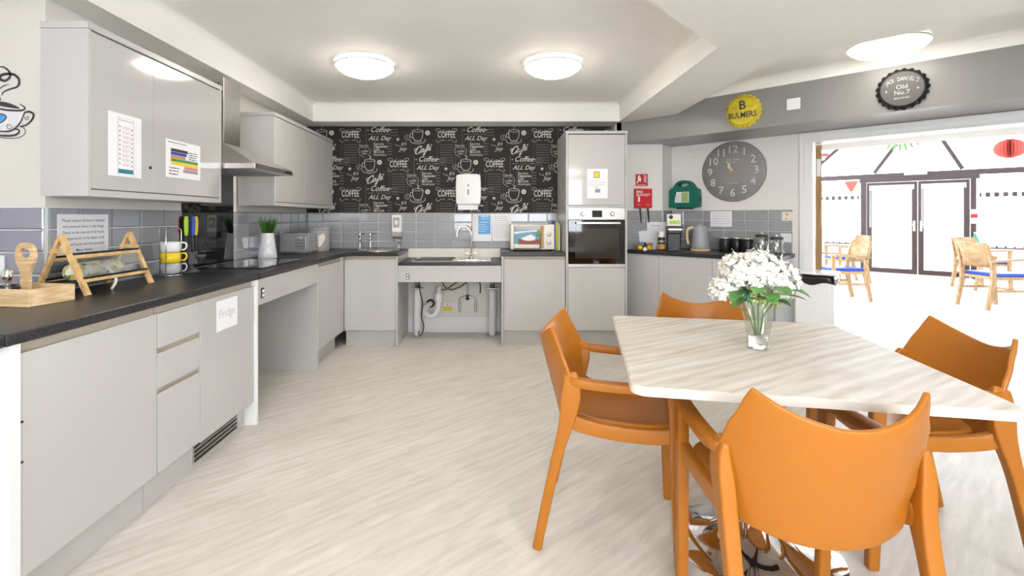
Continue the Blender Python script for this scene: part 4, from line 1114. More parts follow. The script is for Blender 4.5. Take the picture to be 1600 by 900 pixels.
_n = fm_.node_tree; _v = _n.nodes.new('ShaderNodeTexVoronoi'); _v.inputs['Scale'].default_value = 55
_c = _n.nodes.new('ShaderNodeValToRGB'); _t = _n.nodes.new('ShaderNodeTexCoord')
for _p, _k in ((.0, (.80, .78, .70)), (.35, (.75, .55, .08)), (.5, (.85, .83, .76)), (.7, (.18, .24, .05)), (.8, (.82, .78, .66))):
    _e = _c.color_ramp.elements.new(_p); _e.color = (*_k, 1)
_c.color_ramp.interpolation = 'CONSTANT'
_n.links.new(_t.outputs['Object'], _v.inputs['Vector']); _n.links.new(_v.outputs['Color'], _c.inputs['Fac']); _n.links.new(_c.outputs['Color'], _n.nodes['Principled BSDF'].inputs['Base Color'])
MB().lathe([(.012, 0), (.033, .004), (.038, .02), (.040, .13), (.038, .26), (.028, .29), (.008, .295)], (0, 0, 0), 20, 'x').build('roll_body', 'floral', rl)
MB().lathe([(.0412, .115), (.0412, .137)], (0, 0, 0), 20, 'x', cap=False).build('ribbon_band', 'cream_plastic', rl)
MB().beam(spl([(.12, -.034, .026), (.13, -.058, .01), (.14, -.088, -.02), (.13, -.105, -.055), (.11, -.10, -.088)], 4), (.003, .014), (1, 0, 0)).build('ribbon_tail', 'cream_plastic', rl)
def sheet(label, org, rz, z, w_, h_, name='paper_notice', cat='notice', lean=0.0, roll=0.0):
    o = MB().box(-w_ / 2, w_ / 2, -.0022, -.001, -h_ / 2, h_ / 2).build(name, 'paper', None, (org[0], org[1], z), rz)
    o.rotation_euler = (lean, roll, rz)
    return tag(o, label, cat)
def lines(mb, x0, x1, z0, n, dz_, h=.004, ragged=True):
    for k in range(n):
        e = x1 - (random.uniform(0, .35) * (x1 - x0) if ragged else 0)
        x = x0
        while x < e:
            l_ = random.uniform(.006, .02); mb.rect(x, min(x + l_, e), z0 - k * dz_ - h, z0 - k * dz_, -.0026); x += l_ + .004
    return mb
n1 = sheet('white notice about labelling food, standing behind the bamboo rack', (XL + .014, 2.315), L90, 1.143, .29, .2)
mb = MB()
for k, s_ in enumerate(('Please ensure all food is labelled', 'and covered when in the fridge', 'Dates to be cleared of all foods', 'Temperatures to be taken of all', 'cooked foods and documented', 'Many thanks')):
    mb.text(s_, .0, .07 - k * .028, .0185, -.0028, .003)
mb.build('writing', 'ink', n1)
# mugs on a wire stand
MX, MY = -1.845, 2.76
for k, (m_, lb) in enumerate((('mug_grey', 'grey mug at the bottom of the wire mug stand'), ('yellow', 'yellow mug in the middle of the wire mug stand'), ('white_plastic', 'white mug on top of the wire mug stand'))):
    if m_ == 'mug_grey': mat('mug_grey', (.42, .43, .46), .25)
    mg = thing('mug', lb, 'mug', (MX, MY, ZW + .012 + k * .061), R(35), 'stacked mugs')
    MB().lathe([(.040, 0), (.047, .004), (.0505, .02), (.0515, .060), (.048, .060), (.046, .012), (.001, .010)], (0, 0, 0), 28).build('cup', m_, mg)
    MB().tube(spl([(.048, 0, .052), (.070, 0, .053), (.078, 0, .034), (.068, 0, .014), (.048, 0, .013)], 6), .0048, 8).build('handle', m_, mg)
ms = thing('mug_stand', 'chrome wire stand around the three stacked mugs', 'mug stand', (MX, MY, ZW))
MB().tube([(.056 * math.cos(2 * PI * k / 24), .056 * math.sin(2 * PI * k / 24), .005) for k in range(24)], .003, 6, True).build('base_ring', 'chrome', ms)
for a in (100, 190, 280, 10):
    x, y = .056 * math.cos(R(a)), .056 * math.sin(R(a)); x2, y2 = .03 * math.cos(R(a)), .03 * math.sin(R(a))
    MB().tube([(x, y, .004), (x, y, .262), (x * .9, y * .9, .27), (x2 * .2, y2 * .2, .272)], .0022, 6).build('upright_wire', 'chrome', ms)
# utensil carousel
UX, UY = -1.855, 2.935
us = thing('utensil_stand', 'grey utensil carousel in front of the black splashback', 'utensil stand', (UX, UY, ZW))
MB().lathe([(.062, 0), (.062, .006), (.045, .014), (.022, .04), (.016, .09), (.014, .30), (.03, .305), (.032, .318), (.001, .32)], (0, 0, 0), 20).build('stand', mat('stand_grey', (.06, .06, .065), .4), us)
MB().tube([(.014 * math.cos(PI * k / 8), .0, .318 + .02 * math.sin(PI * k / 8)) for k in range(9)], .003, 6).build('top_loop', 'stand_grey', us)
for k, (a, m_, hd_, lb) in enumerate(((205, 'red', 'spoon', 'red handled utensil hanging on the carousel'), (250, 'black_plastic', 'spatula', 'black handled utensil hanging on the carousel'), (290, 'lime', 'whisk', 'lime green handled utensil on the carousel'),
                                      (335, 'blue', 'spatula', 'blue handled utensil hanging on the carousel'), (20, 'yellow', 'ladle', 'yellow handled ladle hanging on the carousel'))):
    cx, cy = .042 * math.cos(R(a)), .042 * math.sin(R(a))
    ut = thing('utensil', lb, 'utensil', (UX + cx, UY + cy, ZW + .05), R(a), 'hanging kitchen utensils')
    MB().beam([(0, 0, .175), (.002, 0, .20), (.003, 0, .26), (0, 0, .29)], [(.012, .010), (.020, .014), (.022, .015), (.016, .012)], (1, 0, 0)).build('handle', m_, ut)
    MB().tube([(0, 0, .18), (.004, 0, .07)], .004, 6).build('shaft', 'stand_grey', ut)
    hb_ = MB()
    if hd_ == 'ladle': hb_.lathe([(.001, .0), (.022, .006), (.034, .022), (.037, .036), (.034, .036), (.02, .012), (.001, .006)], (.02, 0, .02), 16)
    elif hd_ == 'spoon': hb_.ball((.006, 0, .045), .03, 10, 6, (.3, .75, 1.2))
    elif hd_ == 'spatula': hb_.box(.0, .006, -.028, .028, .0, .075, .002)
    else:
        for j in range(5):
            b_ = PI * j / 5; hb_.tube(spl([(.004, 0, .085), (.004 + .02 * math.cos(b_), .02 * math.sin(b_), .04), (.004, 0, .0), (.004 - .02 * math.cos(b_), -.02 * math.sin(b_), .04), (.004, 0, .085)], 4), .0016, 5)
    hb_.build('head', 'stand_grey', ut)
# vase of grass
gv = thing('grass_vase', 'mottled white tapering vase of artificial grass behind the hob', 'vase', (-1.835, 3.93, ZW))
MB().lathe([(.070, 0), (.074, .004), (.070, .04), (.055, .15), (.047, .20), (.046, .205), (.042, .205), (.044, .18), (.001, .17)], (0, 0, 0), 28).build('pot', mat('mottled', (.70, .70, .73), .35, var=.16, vs=35), gv)
random.seed(5); gb = MB()
for k in range(150):
    a = random.uniform(0, 6.3); r0 = random.uniform(0, .038); ln = random.uniform(.13, .19); t_ = random.uniform(.1, .42); a2 = a + random.uniform(-.5, .5)
    p = Vector((r0 * math.cos(a), r0 * math.sin(a), .18)); d = Vector((math.cos(a2) * t_, math.sin(a2) * t_, 1)).normalized(); sd_ = Vector((-math.sin(a2 + 1), math.cos(a2 + 1), 0)) * .0022
    tip = p + d * ln
    gb.add([p - sd_, p + sd_, p + d * ln * .6 + sd_ * .9, tip, p + d * ln * .6 - sd_ * .9], [(0, 1, 2, 3, 4)])
gb.build('grass_tuft', 'grass', gv)['kind'] = 'stuff'
socket('single white socket on the tiles left of the toaster', (XL + .012, 4.50), L90, 1.05, .086, .086, 1)
# toaster
mat('toaster_grey', (.29, .29, .31), .3)
to = thing('toaster', 'grey four-slice toaster with button panel on its end', 'toaster', (-1.785, 4.45, ZW), R(-8)); to.scale = (.86, .9, .95)
tz = MB().prism_x([(-.10, .018), (.10, .018), (.102, .05), (.09, .185), (.075, .2), (-.075, .2), (-.09, .185), (-.102, .05)], -.165, .165).build('body', 'toaster_grey', to); soft(tz, .01, 3)
MB().box(-.16, .16, -.095, .095, .006, .02).build('base', 'steel', to)
for x in (-.12, .12):
    for y in (-.07, .07): MB().cyl((x, y, 0), .01, .008, 8).build('foot', 'black_plastic', to)
for y in (-.035, .035): MB().box(-.13, .13, y - .014, y + .014, .1995, .2015).build('slot', 'ink', to)
pn_ = MB().box(.02, .14, -.1035, -.095, .05, .17, .002).build('button_panel', 'steel', to)
for i in range(4):
    for j in range(3): MB().cyl((.045 + i * .025, -.1035, .075 + j * .028), .006, .003, 8, 'y').build('button', 'stand_grey', pn_)
MB().box(.066, .098, -.1065, -.1035, .15, .166).build('label_patch', 'paper', pn_)
cn = thing('heart_canister', 'grey bread canister with a cream heart in the corner', 'canister', (-1.71, 4.76, ZW))
MB().lathe([(.098, 0), (.10, .004), (.10, .205), (.098, .208)], (0, 0, 0), 32).build('tin_body', mat('canister_grey', (.38, .37, .37), .4), cn)
MB().lathe([(.103, .206), (.104, .222), (.10, .232), (.03, .240), (.001, .241)], (0, 0, 0), 32).ball((0, 0, .25), .014, 10, 6).build('lid', 'canister_grey', cn)
hp = [(.0, -.075), (-.05, -.01), (-.058, .03), (-.035, .055), (0, .035), (.035, .055), (.058, .03), (.05, -.01)]
vs = []
hpp = spl(hp, 4, True)
for x, z in hpp: a = x / .1; vs.append((.1008 * math.sin(a + .28), -.1008 * math.cos(a + .28), .12 + z))
cols = []
for k in range(25):
    x = -.057 + .114 * k / 24; zs = []
    for (xa, za), (xb, zb_) in zip(hpp, hpp[1:] + hpp[:1]):
        if (xa - x) * (xb - x) <= 0 and abs(xa - xb) > 1e-6: zs.append(za + (zb_ - za) * (x - xa) / (xb - xa))
    if len(zs) >= 2: cols.append((x, min(zs), max(zs)))
vs = []
for x, z0_, z1_ in cols:
    a = x / .1 + .345
    for z in (z0_, z1_): vs.append((.1012 * math.sin(a), -.1012 * math.cos(a), .12 + z))
MB().add(vs, [(2 * k, 2 * k + 2, 2 * k + 3, 2 * k + 1) for k in range(len(cols) - 1)]).build('heart_patch', 'cream_plastic', cn)
# ================================================================= back worktop
hbn = thing('hand_basin', 'small round steel hand basin set in the corner worktop', 'basin', (-1.13, 4.80, ZW))
MB().lathe([(.20, .0005), (.205, .006), (.19, .012), (.178, .008), (.172, .003), (.001, .002)], (0, 0, 0), 40).build('bowl_rim', 'steel_sink', hbn)
for x, lb in ((-1.385, 'left chrome lever pillar tap at the hand basin'), (-1.275, 'right chrome lever pillar tap at the hand basin')):
    t = thing('pillar_tap', lb, 'tap', (x, 5.05, ZW), 0, 'lever taps')
    MB().lathe([(.02, 0), (.02, .006), (.012, .012), (.011, .135), (.014, .14), (.014, .165), (.001, .17)], (0, 0, 0), 14).build('body', 'chrome', t)
    MB().beam([(0, 0, .085), (.02, -.06, .10), (.03, -.09, .085)], (.018, .016)).build('spout', 'chrome', t)
    MB().beam([(0, 0, .152), (.065, -.03, .168)], (.014, .008)).build('lever', 'chrome', t)
sd = thing('soap_dispenser', 'white and grey wall soap dispenser over the basin edge', 'soap dispenser', (-1.0, YB - .012, 1.0))
soft(MB().box(-.05, .05, -.08, 0, .07, .25).build('housing', 'white_plastic', sd), .008)
soft(MB().box(-.034, .034, -.086, -.08, .12, .225).build('window', 'canister_grey', sd), .004)
MB().ball((0, -.086, .17), .022, 12, 8, (1, .4, 1.3)).build('soap_bulb', 'white_plastic', sd)
soft(MB().prism_x([(0, .0), (-.085, .02), (-.085, .07), (0, .07)], -.052, .052).build('push_lever', 'canister_grey', sd), .006)
sb = thing('glass_soap_bottle', 'small clear pump bottle at the end of the basin worktop', 'bottle', (-.965, 5.0, ZW))
MB().lathe([(.028, 0), (.03, .01), (.028, .05), (.012, .06), (.012, .07)], (0, 0, 0), 16).build('bottle_body', 'clear_ware', sb); MB().cyl((0, 0, .07), .008, .03, 10).box(-.03, .005, -.005, .005, .095, .104).build('pump', 'chrome', sb)
td = thing('towel_dispenser', 'white paper towel dispenser on the coffee wallpaper', 'towel dispenser', (-.243, YB - .002, 1.36))
body = spl([(-.128, .02), (-.132, .15), (-.128, .28), (-.11, .312), (0, .322), (.11, .312), (.128, .28), (.132, .15), (.128, .02)], 4)
soft(smooth(MB().prism_y([(-.12, .0), *body, (.12, .0)][::-1], -.125, 0).build('cover', 'white_plastic', td)), .02, 4)
MB().box(-.008, .008, -.1265, -.1245, .10, .16, .0005).build('sight_slot', 'ink_grey', td); MB().cyl((0, -.1245, .2), .012, .002, 12, 'y').build('lock', 'canister_grey', td)
MB().prism_x([(-.10, .005), (-.02, .005), (-.03, -.04), (-.11, -.055)], -.11, .10).build('paper_towel', 'paper', td)
n2 = sheet('white notice with a blue panel on the tiles above the sink', (-.10, YB - .013), 0, 1.117, .205, .295)
mb = MB().rect(-.04, .088, -.07, .13, -.0025); mb.build('blue_panel', 'sky_blue', n2)
mb = MB(); lines(mb, -.09, -.05, .12, 8, .022); mb.build('side_writing', 'ink_grey', n2)
mb = MB().text('HAND', .03, .115, .03, -.003, .01).text('WASHING', .03, .09, .018, -.003, .006); lines(mb, -.03, .08, .06, 5, .024, .006)
for v in mb.v: v.y -= .0006
mb.build('white_writing', 'paper', n2)['kind'] = 'stuff'
n3 = sheet('plain printed notice beside the blue one above the sink', (.11, YB - .013), 0, 1.117, .2, .295)
lines(MB(), -.085, .085, .12, 11, .022, .004).build('writing', 'ink_grey', n3)
mw = thing('microwave', 'cream retro microwave with a seaside picture on its door', 'microwave', (.19, YB - .38, ZW))
soft(MB().box(0, .435, -.0, .32, .012, .262).build('case', 'cream_plastic', mw), .006)
for x in (.04, .395):
    for y in (.03, .29): MB().cyl((x, y, 0), .014, .0125, 8).build('foot', 'black_plastic', mw)
dr = MB().box(.03, .30, -.012, -.0005, .02, .252, .003).build('door', mat('microwave_glass', (.10, .09, .085), .12, coat=.4), mw)
pc = MB().rect(.034, .285, .07, .205, -.0124).build('sea_picture', mat('sea', (.12, .32, .45), .35), dr)
MB().poly([(.034, .168), (.15, .185), (.285, .195), (.285, .21), (.034, .19)], -.0126).build('surf', 'paper', dr)
MB().poly([(.07, .115), (.075, .085), (.08, .065), (.285, .065), (.285, .118), (.25, .112), (.2, .10), (.15, .10), (.11, .112), (.085, .122)], -.0128).build('red_boat', mat('boat_red', (.30, .05, .03), .4), dr)
MB().poly([(.095, .125), (.14, .105), (.19, .102), (.24, .11), (.245, .14), (.2, .165), (.15, .145)], -.013).build('sail', 'paper', dr)
MB().poly([(.034, .03), (.285, .03), (.285, .066), (.08, .066), (.034, .072)], -.0127).build('sand', 'cream_plastic', dr)
MB().poly([(.25, .145), (.262, .205), (.275, .22), (.29, .18), (.285, .14)], -.0129).build('palm', 'leaf', dr)
MB().box(.302, .326, -.014, -.0005, .03, .248, .003).build('handle', 'amber', mw)
soft(MB().box(.33, .43, -.008, -.0005, .02, .255).build('control_panel', 'cream_plastic', mw), .002)
for z in (.085, .17): MB().lathe([(.026, 0), (.026, .004), (.020, .006), (.018, .02), (.001, .021)], (.378, -.008, z), 18, 'y').build('knob', 'cream_plastic', mw)
for k, (m_, x, h, lb) in enumerate((('blue', .632, .30, 'dark blue folder standing beside the microwave'), ('yellow', .648, .285, 'yellow folder between microwave and oven tower'), ('lime', .664, .28, 'green folder next to the oven tower side'), ('paper', .679, .27, 'white folder against the oven tower side'))):
    f = soft(MB().box(x, x + .013, YB - .32 + k * .01, YB - .10, ZW + .0005, ZW + h).build('folder', m_), .001); tag(f, lb, 'folder', 'folders by the microwave')
n4 = sheet('white instruction sheet with icons on the oven cupboard door', (1.002, YB - .599), 0, 1.545, .195, .28)
MB().rect(-.035, .02, .055, .115, -.0026).build('icon_frame', 'ink', n4); MB().rect(-.03, .015, .060, .110, -.003).build('yellow_icon', 'yellow', n4)
mb = MB().rect(-.022, .026, -.085, -.05, -.0026); lines(mb, -.085, .085, .03, 3, .02); lines(mb, -.03, .03, -.03, 1, .02, .008); mb.build('writing', 'ink_grey', n4)
n5 = sheet('long white chart with a teal footer taped to the wall cabinet', (XU + .001, 2.203), L90, 1.556, .2, .285)
MB().stroke([(-.045, -.135), (.05, -.135), (.05, .125), (-.045, .125)], .0025, -.0026, True).rect(-.04, .045, .112, .115, -.0026).build('chart_outline', 'ink_grey', n5)
MB().rect(-.042, .047, -.128, -.108, -.0026).build('teal_footer', 'teal', n5)
mb = MB(); mp_ = MB()
for k in range(9):
    z = .085 - k * .021
    mb.disc(-.034, z, .005, -.0026, 8); mb.disc(.038, z - .008, .005, -.0026, 8)
    mp_.rect(-.02, .028, z - .002, z, -.0026).rect(-.02, .02, z - .009, z - .007, -.0026)
mb.build('symbols', 'ink_grey', n5)['kind'] = 'stuff'; mp_.build('pink_writing', 'pink', n5)
n6 = sheet('chart with rainbow coloured bars taped to the wall cabinet', (XU + .001, 2.622), L90, 1.537, .293, .2)
for k, (m_, x0, x1) in enumerate((('ink', -.11, .03), ('blue', -.11, .02), ('amber', -.11, .01), ('leaf', -.11, .12), ('yellow', -.11, .12), ('pink', -.0, .12), ('ink_grey', -.01, .12))):
    z = .055 - k * .0175
    MB().poly([(x0, z - .016), (x1 + .005, z - .016), (x1, z), (x0 + .004, z)], -.0026).build('colour_bar', m_, n6)
mb = MB(); lines(mb, -.13, .03, .088, 1, .01); lines(mb, .04, .13, .05, 4, .012, .005); lines(mb, -.12, -.03, -.045, 3, .016, .006); mb.build('writing', 'ink', n6)
# ================================================================= angled corner
def wp45(x, s=SW, off=.013):
    p = on(x, s); return (p[0] - off * q, p[1] - off * q)
ck = thing('wall_clock', 'large grey wall clock with white numerals and a small bird', 'clock', (*wp45(1146, SW, .001), 1.676), A45)
MB().lathe([(.295, 0), (.297, .01), (.293, .024), (.001, .0245)], (0, 0, 0), 64, 'y').build('face', mat('clock_grey', (.30, .295, .29), .6, var=.06, vs=6), ck)
mat('clock_white', (.62, .61, .59), .7)
for k in range(1, 13):
    a = R(90 - 30 * k); MB().text(str(k), .213 * math.cos(a), .213 * math.sin(a), .105, -.0255, .008).build('numeral', 'clock_white', ck)
mb = MB()
for k in range(60):
    a = R(6 * k); mb.disc(.277 * math.cos(a), .277 * math.sin(a), .0055 if k % 5 == 0 else .0032, -.0255, 6)
mt = MB().text('Old Town', 0, .115, .03, -.0255, .0, .3).text('Clocks', 0, .088, .022, -.0255, 0, .3).text('LONDON', 0, -.115, .022, -.0255)
mt.build('lettering', 'clock_white', ck); mb.build('minute_dots', 'clock_white', ck)['kind'] = 'stuff'
MB().beam([(.0, -.03, 0), (-.035, -.03, .07)], (.012, .003), (0, 1, 0)).build('hour_hand', 'cream_plastic', ck)
MB().beam([(-.06, -.033, .004), (.12, -.033, -.006)], (.008, .003), (0, 1, 0)).build('minute_hand', 'amber', ck)
MB().ball((-.03, -.04, .055), .022, 10, 8, (.8, .6, 1.5)).ball((-.045, -.04, .09), .011, 8, 6).beam([(-.02, -.04, .03), (-.005, -.04, .0)], (.01, .004), (0, 1, 0)).build('bird_ornament', mat('bird', (.62, .55, .33), .6), ck)
fa = thing('first_aid_case', 'dark green first aid case with carry handle on the wall', 'first aid kit', (*wp45(1073, SW, .001), 1.325), A45)
prof_ = spl([(-.155, .03), (-.157, .12), (-.15, .185), (-.115, .21), (-.075, .262), (-.03, .283), (.03, .283), (.075, .262), (.115, .21), (.15, .185), (.157, .12), (.155, .03), (.13, .002), (-.13, .002)], 4, True)
hl = [(.055 * math.cos(2 * PI * k / 20), .238 + .020 * math.sin(2 * PI * k / 20)) for k in range(20)]
soft(plate_hole(prof_, hl, -.085, -.004).build('case', 'green_case', fa), .008, 3)
lb_ = MB().poly([(-.09, .055), (.06, .055), (.06, .165), (-.07, .165), (-.085, .11)], -.0862).build('label_panel', 'paper', fa)
MB().rect(-.02, .055, .06, .16, -.0866).build('green_print', mat('print_green', (.35, .50, .18), .6), lb_); lines(MB(), -.075, -.03, .14, 6, .013).build('red_print', 'pink', lb_)
for v in lb_.children[1].data.vertices: v.co.y -= .0845
MB().box(-.17, -.155, -.06, -.03, .05, .10).box(.155, .165, -.06, -.03, .06, .11).box(-.08, .08, -.07, -.01, -.012, .003).build('latch', 'black_plastic', fa)
sg = MB().box(-.063, .063, -.003, -.001, -.062, .062).build('fire_sign', 'red', None, (1.548, 4.95, 1.61)); tag(sg, 'square red fire blanket sign with white pictogram', 'sign')
mb = MB().text('Fire blanket', 0, -.05, .02, -.0035, .004)
for k in range(4): mb.stroke(spl([(.02, .045 - k * .02), (.03, .05 - k * .02), (.04, .038 - k * .02), (.052, .042 - k * .02)], 4), .007, -.0035)
mb.disc(-.028, .045, .008, -.0035, 10).poly([(-.042, .035), (-.015, .037), (-.005, .01), (-.012, -.02), (-.03, -.01), (-.045, -.035), (-.055, -.03), (-.04, .0)], -.0035).build('pictogram', 'paper', sg)
fb = thing('fire_blanket', 'red fire blanket box with black pull tapes', 'fire blanket', (1.555, 4.949, 1.32))
soft(MB().box(-.09, .09, -.035, -.001, 0, .2).build('case', 'red', fb), .006)
mb = MB().text('FIRE', -.04, .165, .036, -.0356, .02).text('BLANKET', .0, .135, .033, -.0356, .02).rect(-.055, -.035, .065, .12, -.0356)
mb.text('PULL', -.045, .035, .016, -.0356).text('PULL', .045, .035, .016, -.0356); mb.build('lettering', 'paper', fb)
for x in (-.03, .05): MB().beam([(x, -.02, .001), (x + .006, -.022, -.07), (x + .012, -.02, -.15)], [(.018, .003), (.016, .003), (.010, .003)], (0, 1, 0)).build('pull_tape', 'black_plastic', fb)
t = socket('small white thermostat plate left of the clock', wp45(1081, SW, .0), A45, 1.855, .075, .08, 0); MB().cyl((0, -.011, .0), .02, .01, 16, 'y').build('dial', 'cream_plastic', t)
t = socket('cream switched plate at the right end of the clock wall tiles', wp45(1230.5, SW, .012), A45, 1.235, .085, .085, 0, 'cream_plastic'); MB().cyl((0, -.011, .018), .01, .004, 12, 'y').cyl((-.005, -.011, -.02), .007, .004, 12, 'y').build('indicator', 'amber', t)
socket('plain white blank plate below the cream one', wp45(1229, SW, .012), A45, 1.04, .085, .08, 0)
n7 = sheet('white typed notice on the tiles under the clock', wp45(1127.5, SW, .013), A45, 1.21, .205, .155)
lines(MB(), -.085, .085, .055, 5, .024, .004, False).build('writing', 'ink_grey', n7)
t = socket('white switch plate on the grey bulkhead between the bottle caps', wp45(1240, 6.29, .0), A45, 2.137, .095, .092, 0)
# oversized bottle cap signs
def cap(label, x, z, r, m_face, m_rim, n=21):
    t = thing('bottle_cap_sign', label, 'wall sign', (*wp45(x, 6.29, .001), z), A45)
    N = n * 4; vs = []
    for rr, y in ((1.0, 0), (1.0, -.012), (.93, -.022), (.86, -.030)):
        for k in range(N):
            w_ = (1 + .045 * math.cos(2 * PI * k / 4)) if rr > .9 else 1
            a = 2 * PI * k / N; vs.append((r * rr * w_ * math.cos(a), y, r * rr * w_ * math.sin(a)))
    MB().add(vs, [(j * N + k, j * N + (k + 1) % N, (j + 1) * N + (k + 1) % N, (j + 1) * N + k) for j in range(3) for k in range(N)][::1]).build('crimped_rim', m_rim, t)
    MB().lathe([(r * .87, .029), (r * .8, .032), (.001, .034)], (0, 0, 0), 48, 'y').build('face', m_face, t)
    return t
mat('cap_yellow', (.66, .52, .03), .4, var=.15, vs=14)
c1 = cap('yellow oversized bottle cap sign on the grey bulkhead', 1162, 2.137, .143, 'cap_yellow', 'cap_yellow')
MB().text('B', 0, .045, .105, -.0355, .014).build('capital_letter', 'ink', c1); mb = MB().text('BULMERS', 0, -.038, .07, -.0355, .016, 0, sx=.78)
mb.build('lettering', 'ink', c1); MB().rect(-.085, -.045, .028, .032, -.0355).rect(.045, .085, .028, .032, -.0355).build('rule_lines', 'ink', c1)['kind'] = 'stuff'
c2 = cap('dark grey oversized bottle cap sign with black crimped rim', 1410, 2.13, .143, 'cap_grey' if mat('cap_grey', (.11, .107, .107), .6) else '', 'black_plastic')
mb = MB()
s_ = "JACK DANIEL'S"
for k, c_ in enumerate(s_):
    a = R(90 + 58 - 116 * k / (len(s_) - 1)); rr = .118
    mb.text(c_, rr * .84 * math.cos(a), .048 + (rr * .42) * (math.sin(a) - .6), .040, -.0362, .0, rot=(a - PI / 2) * .42, sx=.6)
mb.build('arched_lettering', mat('silver_print', (.55, .55, .55), .6), c2)
for tx_, tz_, ts_, tw_ in (('Old', .012, .046, 1), ('No.7', -.028, .046, 1), ('BRAND', -.066, .022, 1.3)): MB().text(tx_, 0, tz_, ts_ * .92, -.0362, .0, sx=tw_).build('lettering', 'silver_print', c2)
mb = MB()
#, -.0362, .01, .0).text('No.7', 0, -.028, .046, -.0362, .012).text('BRAND', 0, -.066, .022, -.0362, .006, sx=1.3)
for sx in (-1, 1): MB().disc(sx * .085, -.01, .006, -.0362, 8).build('print_dot', 'silver_print', c2)
# ---- on the angled worktop
bk = thing('pod_basket', 'wire basket on the angled worktop beside the oven tower', 'basket', (1.515, 4.80, ZW2))
for z, rr in ((.003, .06), (.03, .085), (.06, .095)): MB().tube([(rr * math.cos(2 * PI * k / 24), rr * math.sin(2 * PI * k / 24), z) for k in range(24)], .002, 5, True).build('wire_ring', 'amber', bk)
for k in range(12):
    a = 2 * PI * k / 12; MB().tube([(.06 * math.cos(a), .06 * math.sin(a), .003), (.085 * math.cos(a), .085 * math.sin(a), .03), (.095 * math.cos(a), .095 * math.sin(a), .06)], .0018, 5).build('wire_rib', 'amber', bk)
random.seed(3)
pods = [(-.05, -.05, .03, 'yellow'), (.04, -.045, .035, 'yellow'), (-.005, -.055, .02, 'paper'), (0, 0, .03, 'blue'), (-.04, .02, .035, 'amber'), (.045, .02, .03, 'ink'), (.0, -.02, .055, 'ink'), (-.035, -.015, .066, 'sky_blue'), (.05, -.01, .06, 'amber'), (.02, .04, .05, 'red')]
PODL = ['yellow coffee pod at the front left of the wire basket', 'yellow coffee pod at the front right of the wire basket', 'white coffee pod at the front middle of the basket', 'dark blue coffee pod in the middle of the basket', 'brown coffee pod low at the back left of the basket', 'black coffee pod low at the back right of the basket', 'black coffee pod high in the middle of the basket', 'sky blue coffee pod on top of the basket pile', 'brown coffee pod on top at the right of the basket', 'red coffee pod at the back of the basket']
for k, (x, y, z, m_) in enumerate(pods):
    p_ = MB().lathe([(.016, 0), (.022, .028), (.024, .030), (.001, .032)], (0, 0, 0), 14).build('coffee_pod', m_, None, (1.515 + x, 4.80 + y, ZW2 + z - .012))
    p_.rotation_euler = (R(60 + 20 * math.sin(k)), R(15 * math.cos(k * 2)), R(k * 25 - 30) * .3)
    tag(p_, PODL[k], 'coffee pod', 'coffee pods in the basket')
n8 = sheet('tall white sheet leaning on the tiles behind the pods', (1.70, 4.925), 0, ZW2 + .14, .205, .28, lean=R(-4))
mb = MB().text('Drinks', -.02, .1, .034, -.0028, .0, .4); lines(mb, -.085, .06, .07, 6, .022, .003); mb.build('writing', 'ink_grey', n8)
n9 = sheet('small white sheet leaning behind the tall one', (1.60, 4.935), 0, ZW2 + .10, .16, .18, lean=R(-3), roll=R(-5))
n10 = sheet('blank pale sheet edge beside the coffee machine', (1.775, 4.90), 0, ZW2 + .098, .09, .19, lean=R(-3))
def jar(label, x, y, z0, r, h, body, lid, lidh=.03, name='storage_jar', cat='jar', grp=None):
    t = thing(name, label, cat, (x, y, z0), 0, grp)
    MB().lathe([(r * .94, 0), (r, .006), (r, h - .012), (r * .9, h)], (0, 0, 0), 22).build('body', body, t)
    MB().lathe([(r * .93, h), (r * .95, h + .003), (r * .95, h + lidh - .004), (r * .9, h + lidh), (.001, h + lidh)], (0, 0, 0), 22).build('lid', lid, t)
    return t
j = jar('coffee jar with dark body, amber label and white lid', 1.685, 4.76, ZW2, .034, .13, mat('coffee_jar', (.035, .02, .014), .2), 'white_plastic', .055)
MB().lathe([(.0345, .012), (.0345, .06)], (0, 0, 0), 22, cap=False).build('amber_label', 'amber', j); MB().text('KENCO', 0, .09, .022, -.0355, .01).build('lettering', 'cream_plastic', j)
cm = thing('coffee_machine', 'narrow black pod coffee machine beside the kettle', 'coffee machine', (1.80, 4.73, ZW2), R(-14))
soft(MB().box(-.066, .066, .0, .15, 0, .24).build('body', 'black_plastic', cm), .012, 3)
soft(MB().box(-.066, .066, -.06, .0, .165, .24).build('brew_head', 'black_plastic', cm), .01)
MB().box(-.06, .06, -.0625, -.059, .205, .214).build('chrome_strip', 'chrome', cm)
soft(MB().box(-.066, .066, -.06, .0, 0, .02).build('drip_tray', 'black_plastic', cm), .004); MB().cyl((0, -.03, .02), .028, .006, 18).build('cup_plate', 'steel', cm)
bx_ = soft(MB().box(-.062, .062, -.055, .055, 0, .118).build('tea_box', 'cream_plastic', None, (1.80, 4.75, ZW2 + .2405), R(-14)), .002); tag(bx_, 'cream and lime carton on top of the coffee machine', 'carton')
MB().rect(-.045, .055, .02, .055, -.0555).build('lime_panel', 'lime', bx_); MB().disc(-.03, .088, .02, -.0555, 18).build('round_logo', 'ink', bx_)
kt_ = thing('kettle', 'tall grey electric kettle with wooden handle', 'kettle', (2.045, 4.70, ZW2), R(-20))
MB().lathe([(.088, 0), (.09, .004), (.09, .016), (.084, .018)], (0, 0, 0), 30).build('power_base', 'pine', kt_)
MB().lathe([(.082, .018), (.086, .024), (.083, .06), (.066, .20), (.060, .235), (.05, .243), (.02, .25), (.018, .262), (.001, .264)], (0, 0, 0), 30).build('body', mat('kettle_grey', (.36, .37, .39), .4), kt_)
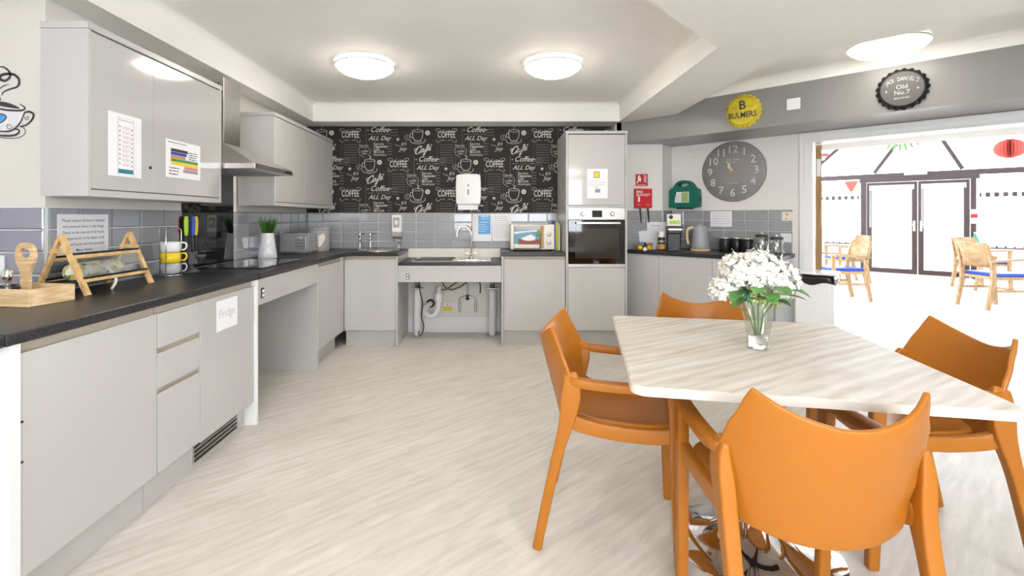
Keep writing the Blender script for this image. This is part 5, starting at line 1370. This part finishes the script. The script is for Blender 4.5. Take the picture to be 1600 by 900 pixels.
MB().beam([(.055, -.0, .205), (.10, 0, .225), (.082, 0, .235)], (.03, .012)).build('spout', 'kettle_grey', kt_)
MB().beam(spl([(-.055, 0, .225), (-.09, 0, .225), (-.118, 0, .20), (-.118, 0, .10), (-.105, 0, .065)], 4), (.020, .018), (0, 1, 0)).build('handle', 'pine', kt_)
for k, (x, Y, lb) in enumerate(((1133, 4.56, 'black storage canister at left of three, nearest the kettle'), (1151, 4.52, 'middle black storage canister with steel lid rim'), (1168, 4.40, 'front black storage canister behind the flowers'))):
    X = (x - 768) / 750 * Y
    jar(lb, X, Y, ZW2, .050, .125, 'black_plastic', 'steel', .014, 'black_canister', 'canister', 'black canisters')
for x, Y, lb, h in ((1190, 4.36, 'tall clear glass jar with dark clip lid', .15), (1213.5, 4.26, 'shorter clear glass jar near the wall end', .13)):
    X = (x - 768) / 750 * Y
    t = jar(lb, X, Y, ZW2, .055, h, 'clear_ware', 'stand_grey', .022, 'glass_jar', 'jar', 'clear glass jars')
    MB().ball((0, 0, h + .03), .014, 10, 6).build('lid_knob', 'chrome', t)
bn = thing('waste_bin', 'white bin with a black liner beside the doorway', 'bin', (2.64, 3.90, 0), A45)
soft(MB().prism([(-.135, -.12), (.135, -.12), (.135, .12), (-.135, .12)], 0, .76).build('body', 'white_gloss', bn), .03, 4)
vs = []; n = 32
for rr, z in ((.168, .70), (.176, .715), (.172, .745), (.165, .768), (.150, .77), (.140, .74)):
    for k in range(n):
        a = 2 * PI * k / n; c_, s2 = math.cos(a), math.sin(a)
        f = .86 + .14 * (abs(c_) ** 4 + abs(s2) ** 4); f = 1 / max(abs(c_), abs(s2)) ** .75 * .84
        vs.append((rr * f * c_, rr * .9 * f * s2, z + .012 * math.sin(5 * a + rr * 40) * (1 if z < .72 else .25)))
MB().add(vs, [(j * n + k, j * n + (k + 1) % n, (j + 1) * n + (k + 1) % n, (j + 1) * n + k) for j in range(5) for k in range(n)], True).build('black_liner', mat('bin_liner', (.012, .012, .014), .18, bump=.6, bs=60), bn)
soft(MB().prism(rrect(.30, .27, .05), .772, .79).build('rim', 'white_gloss', bn), .004)
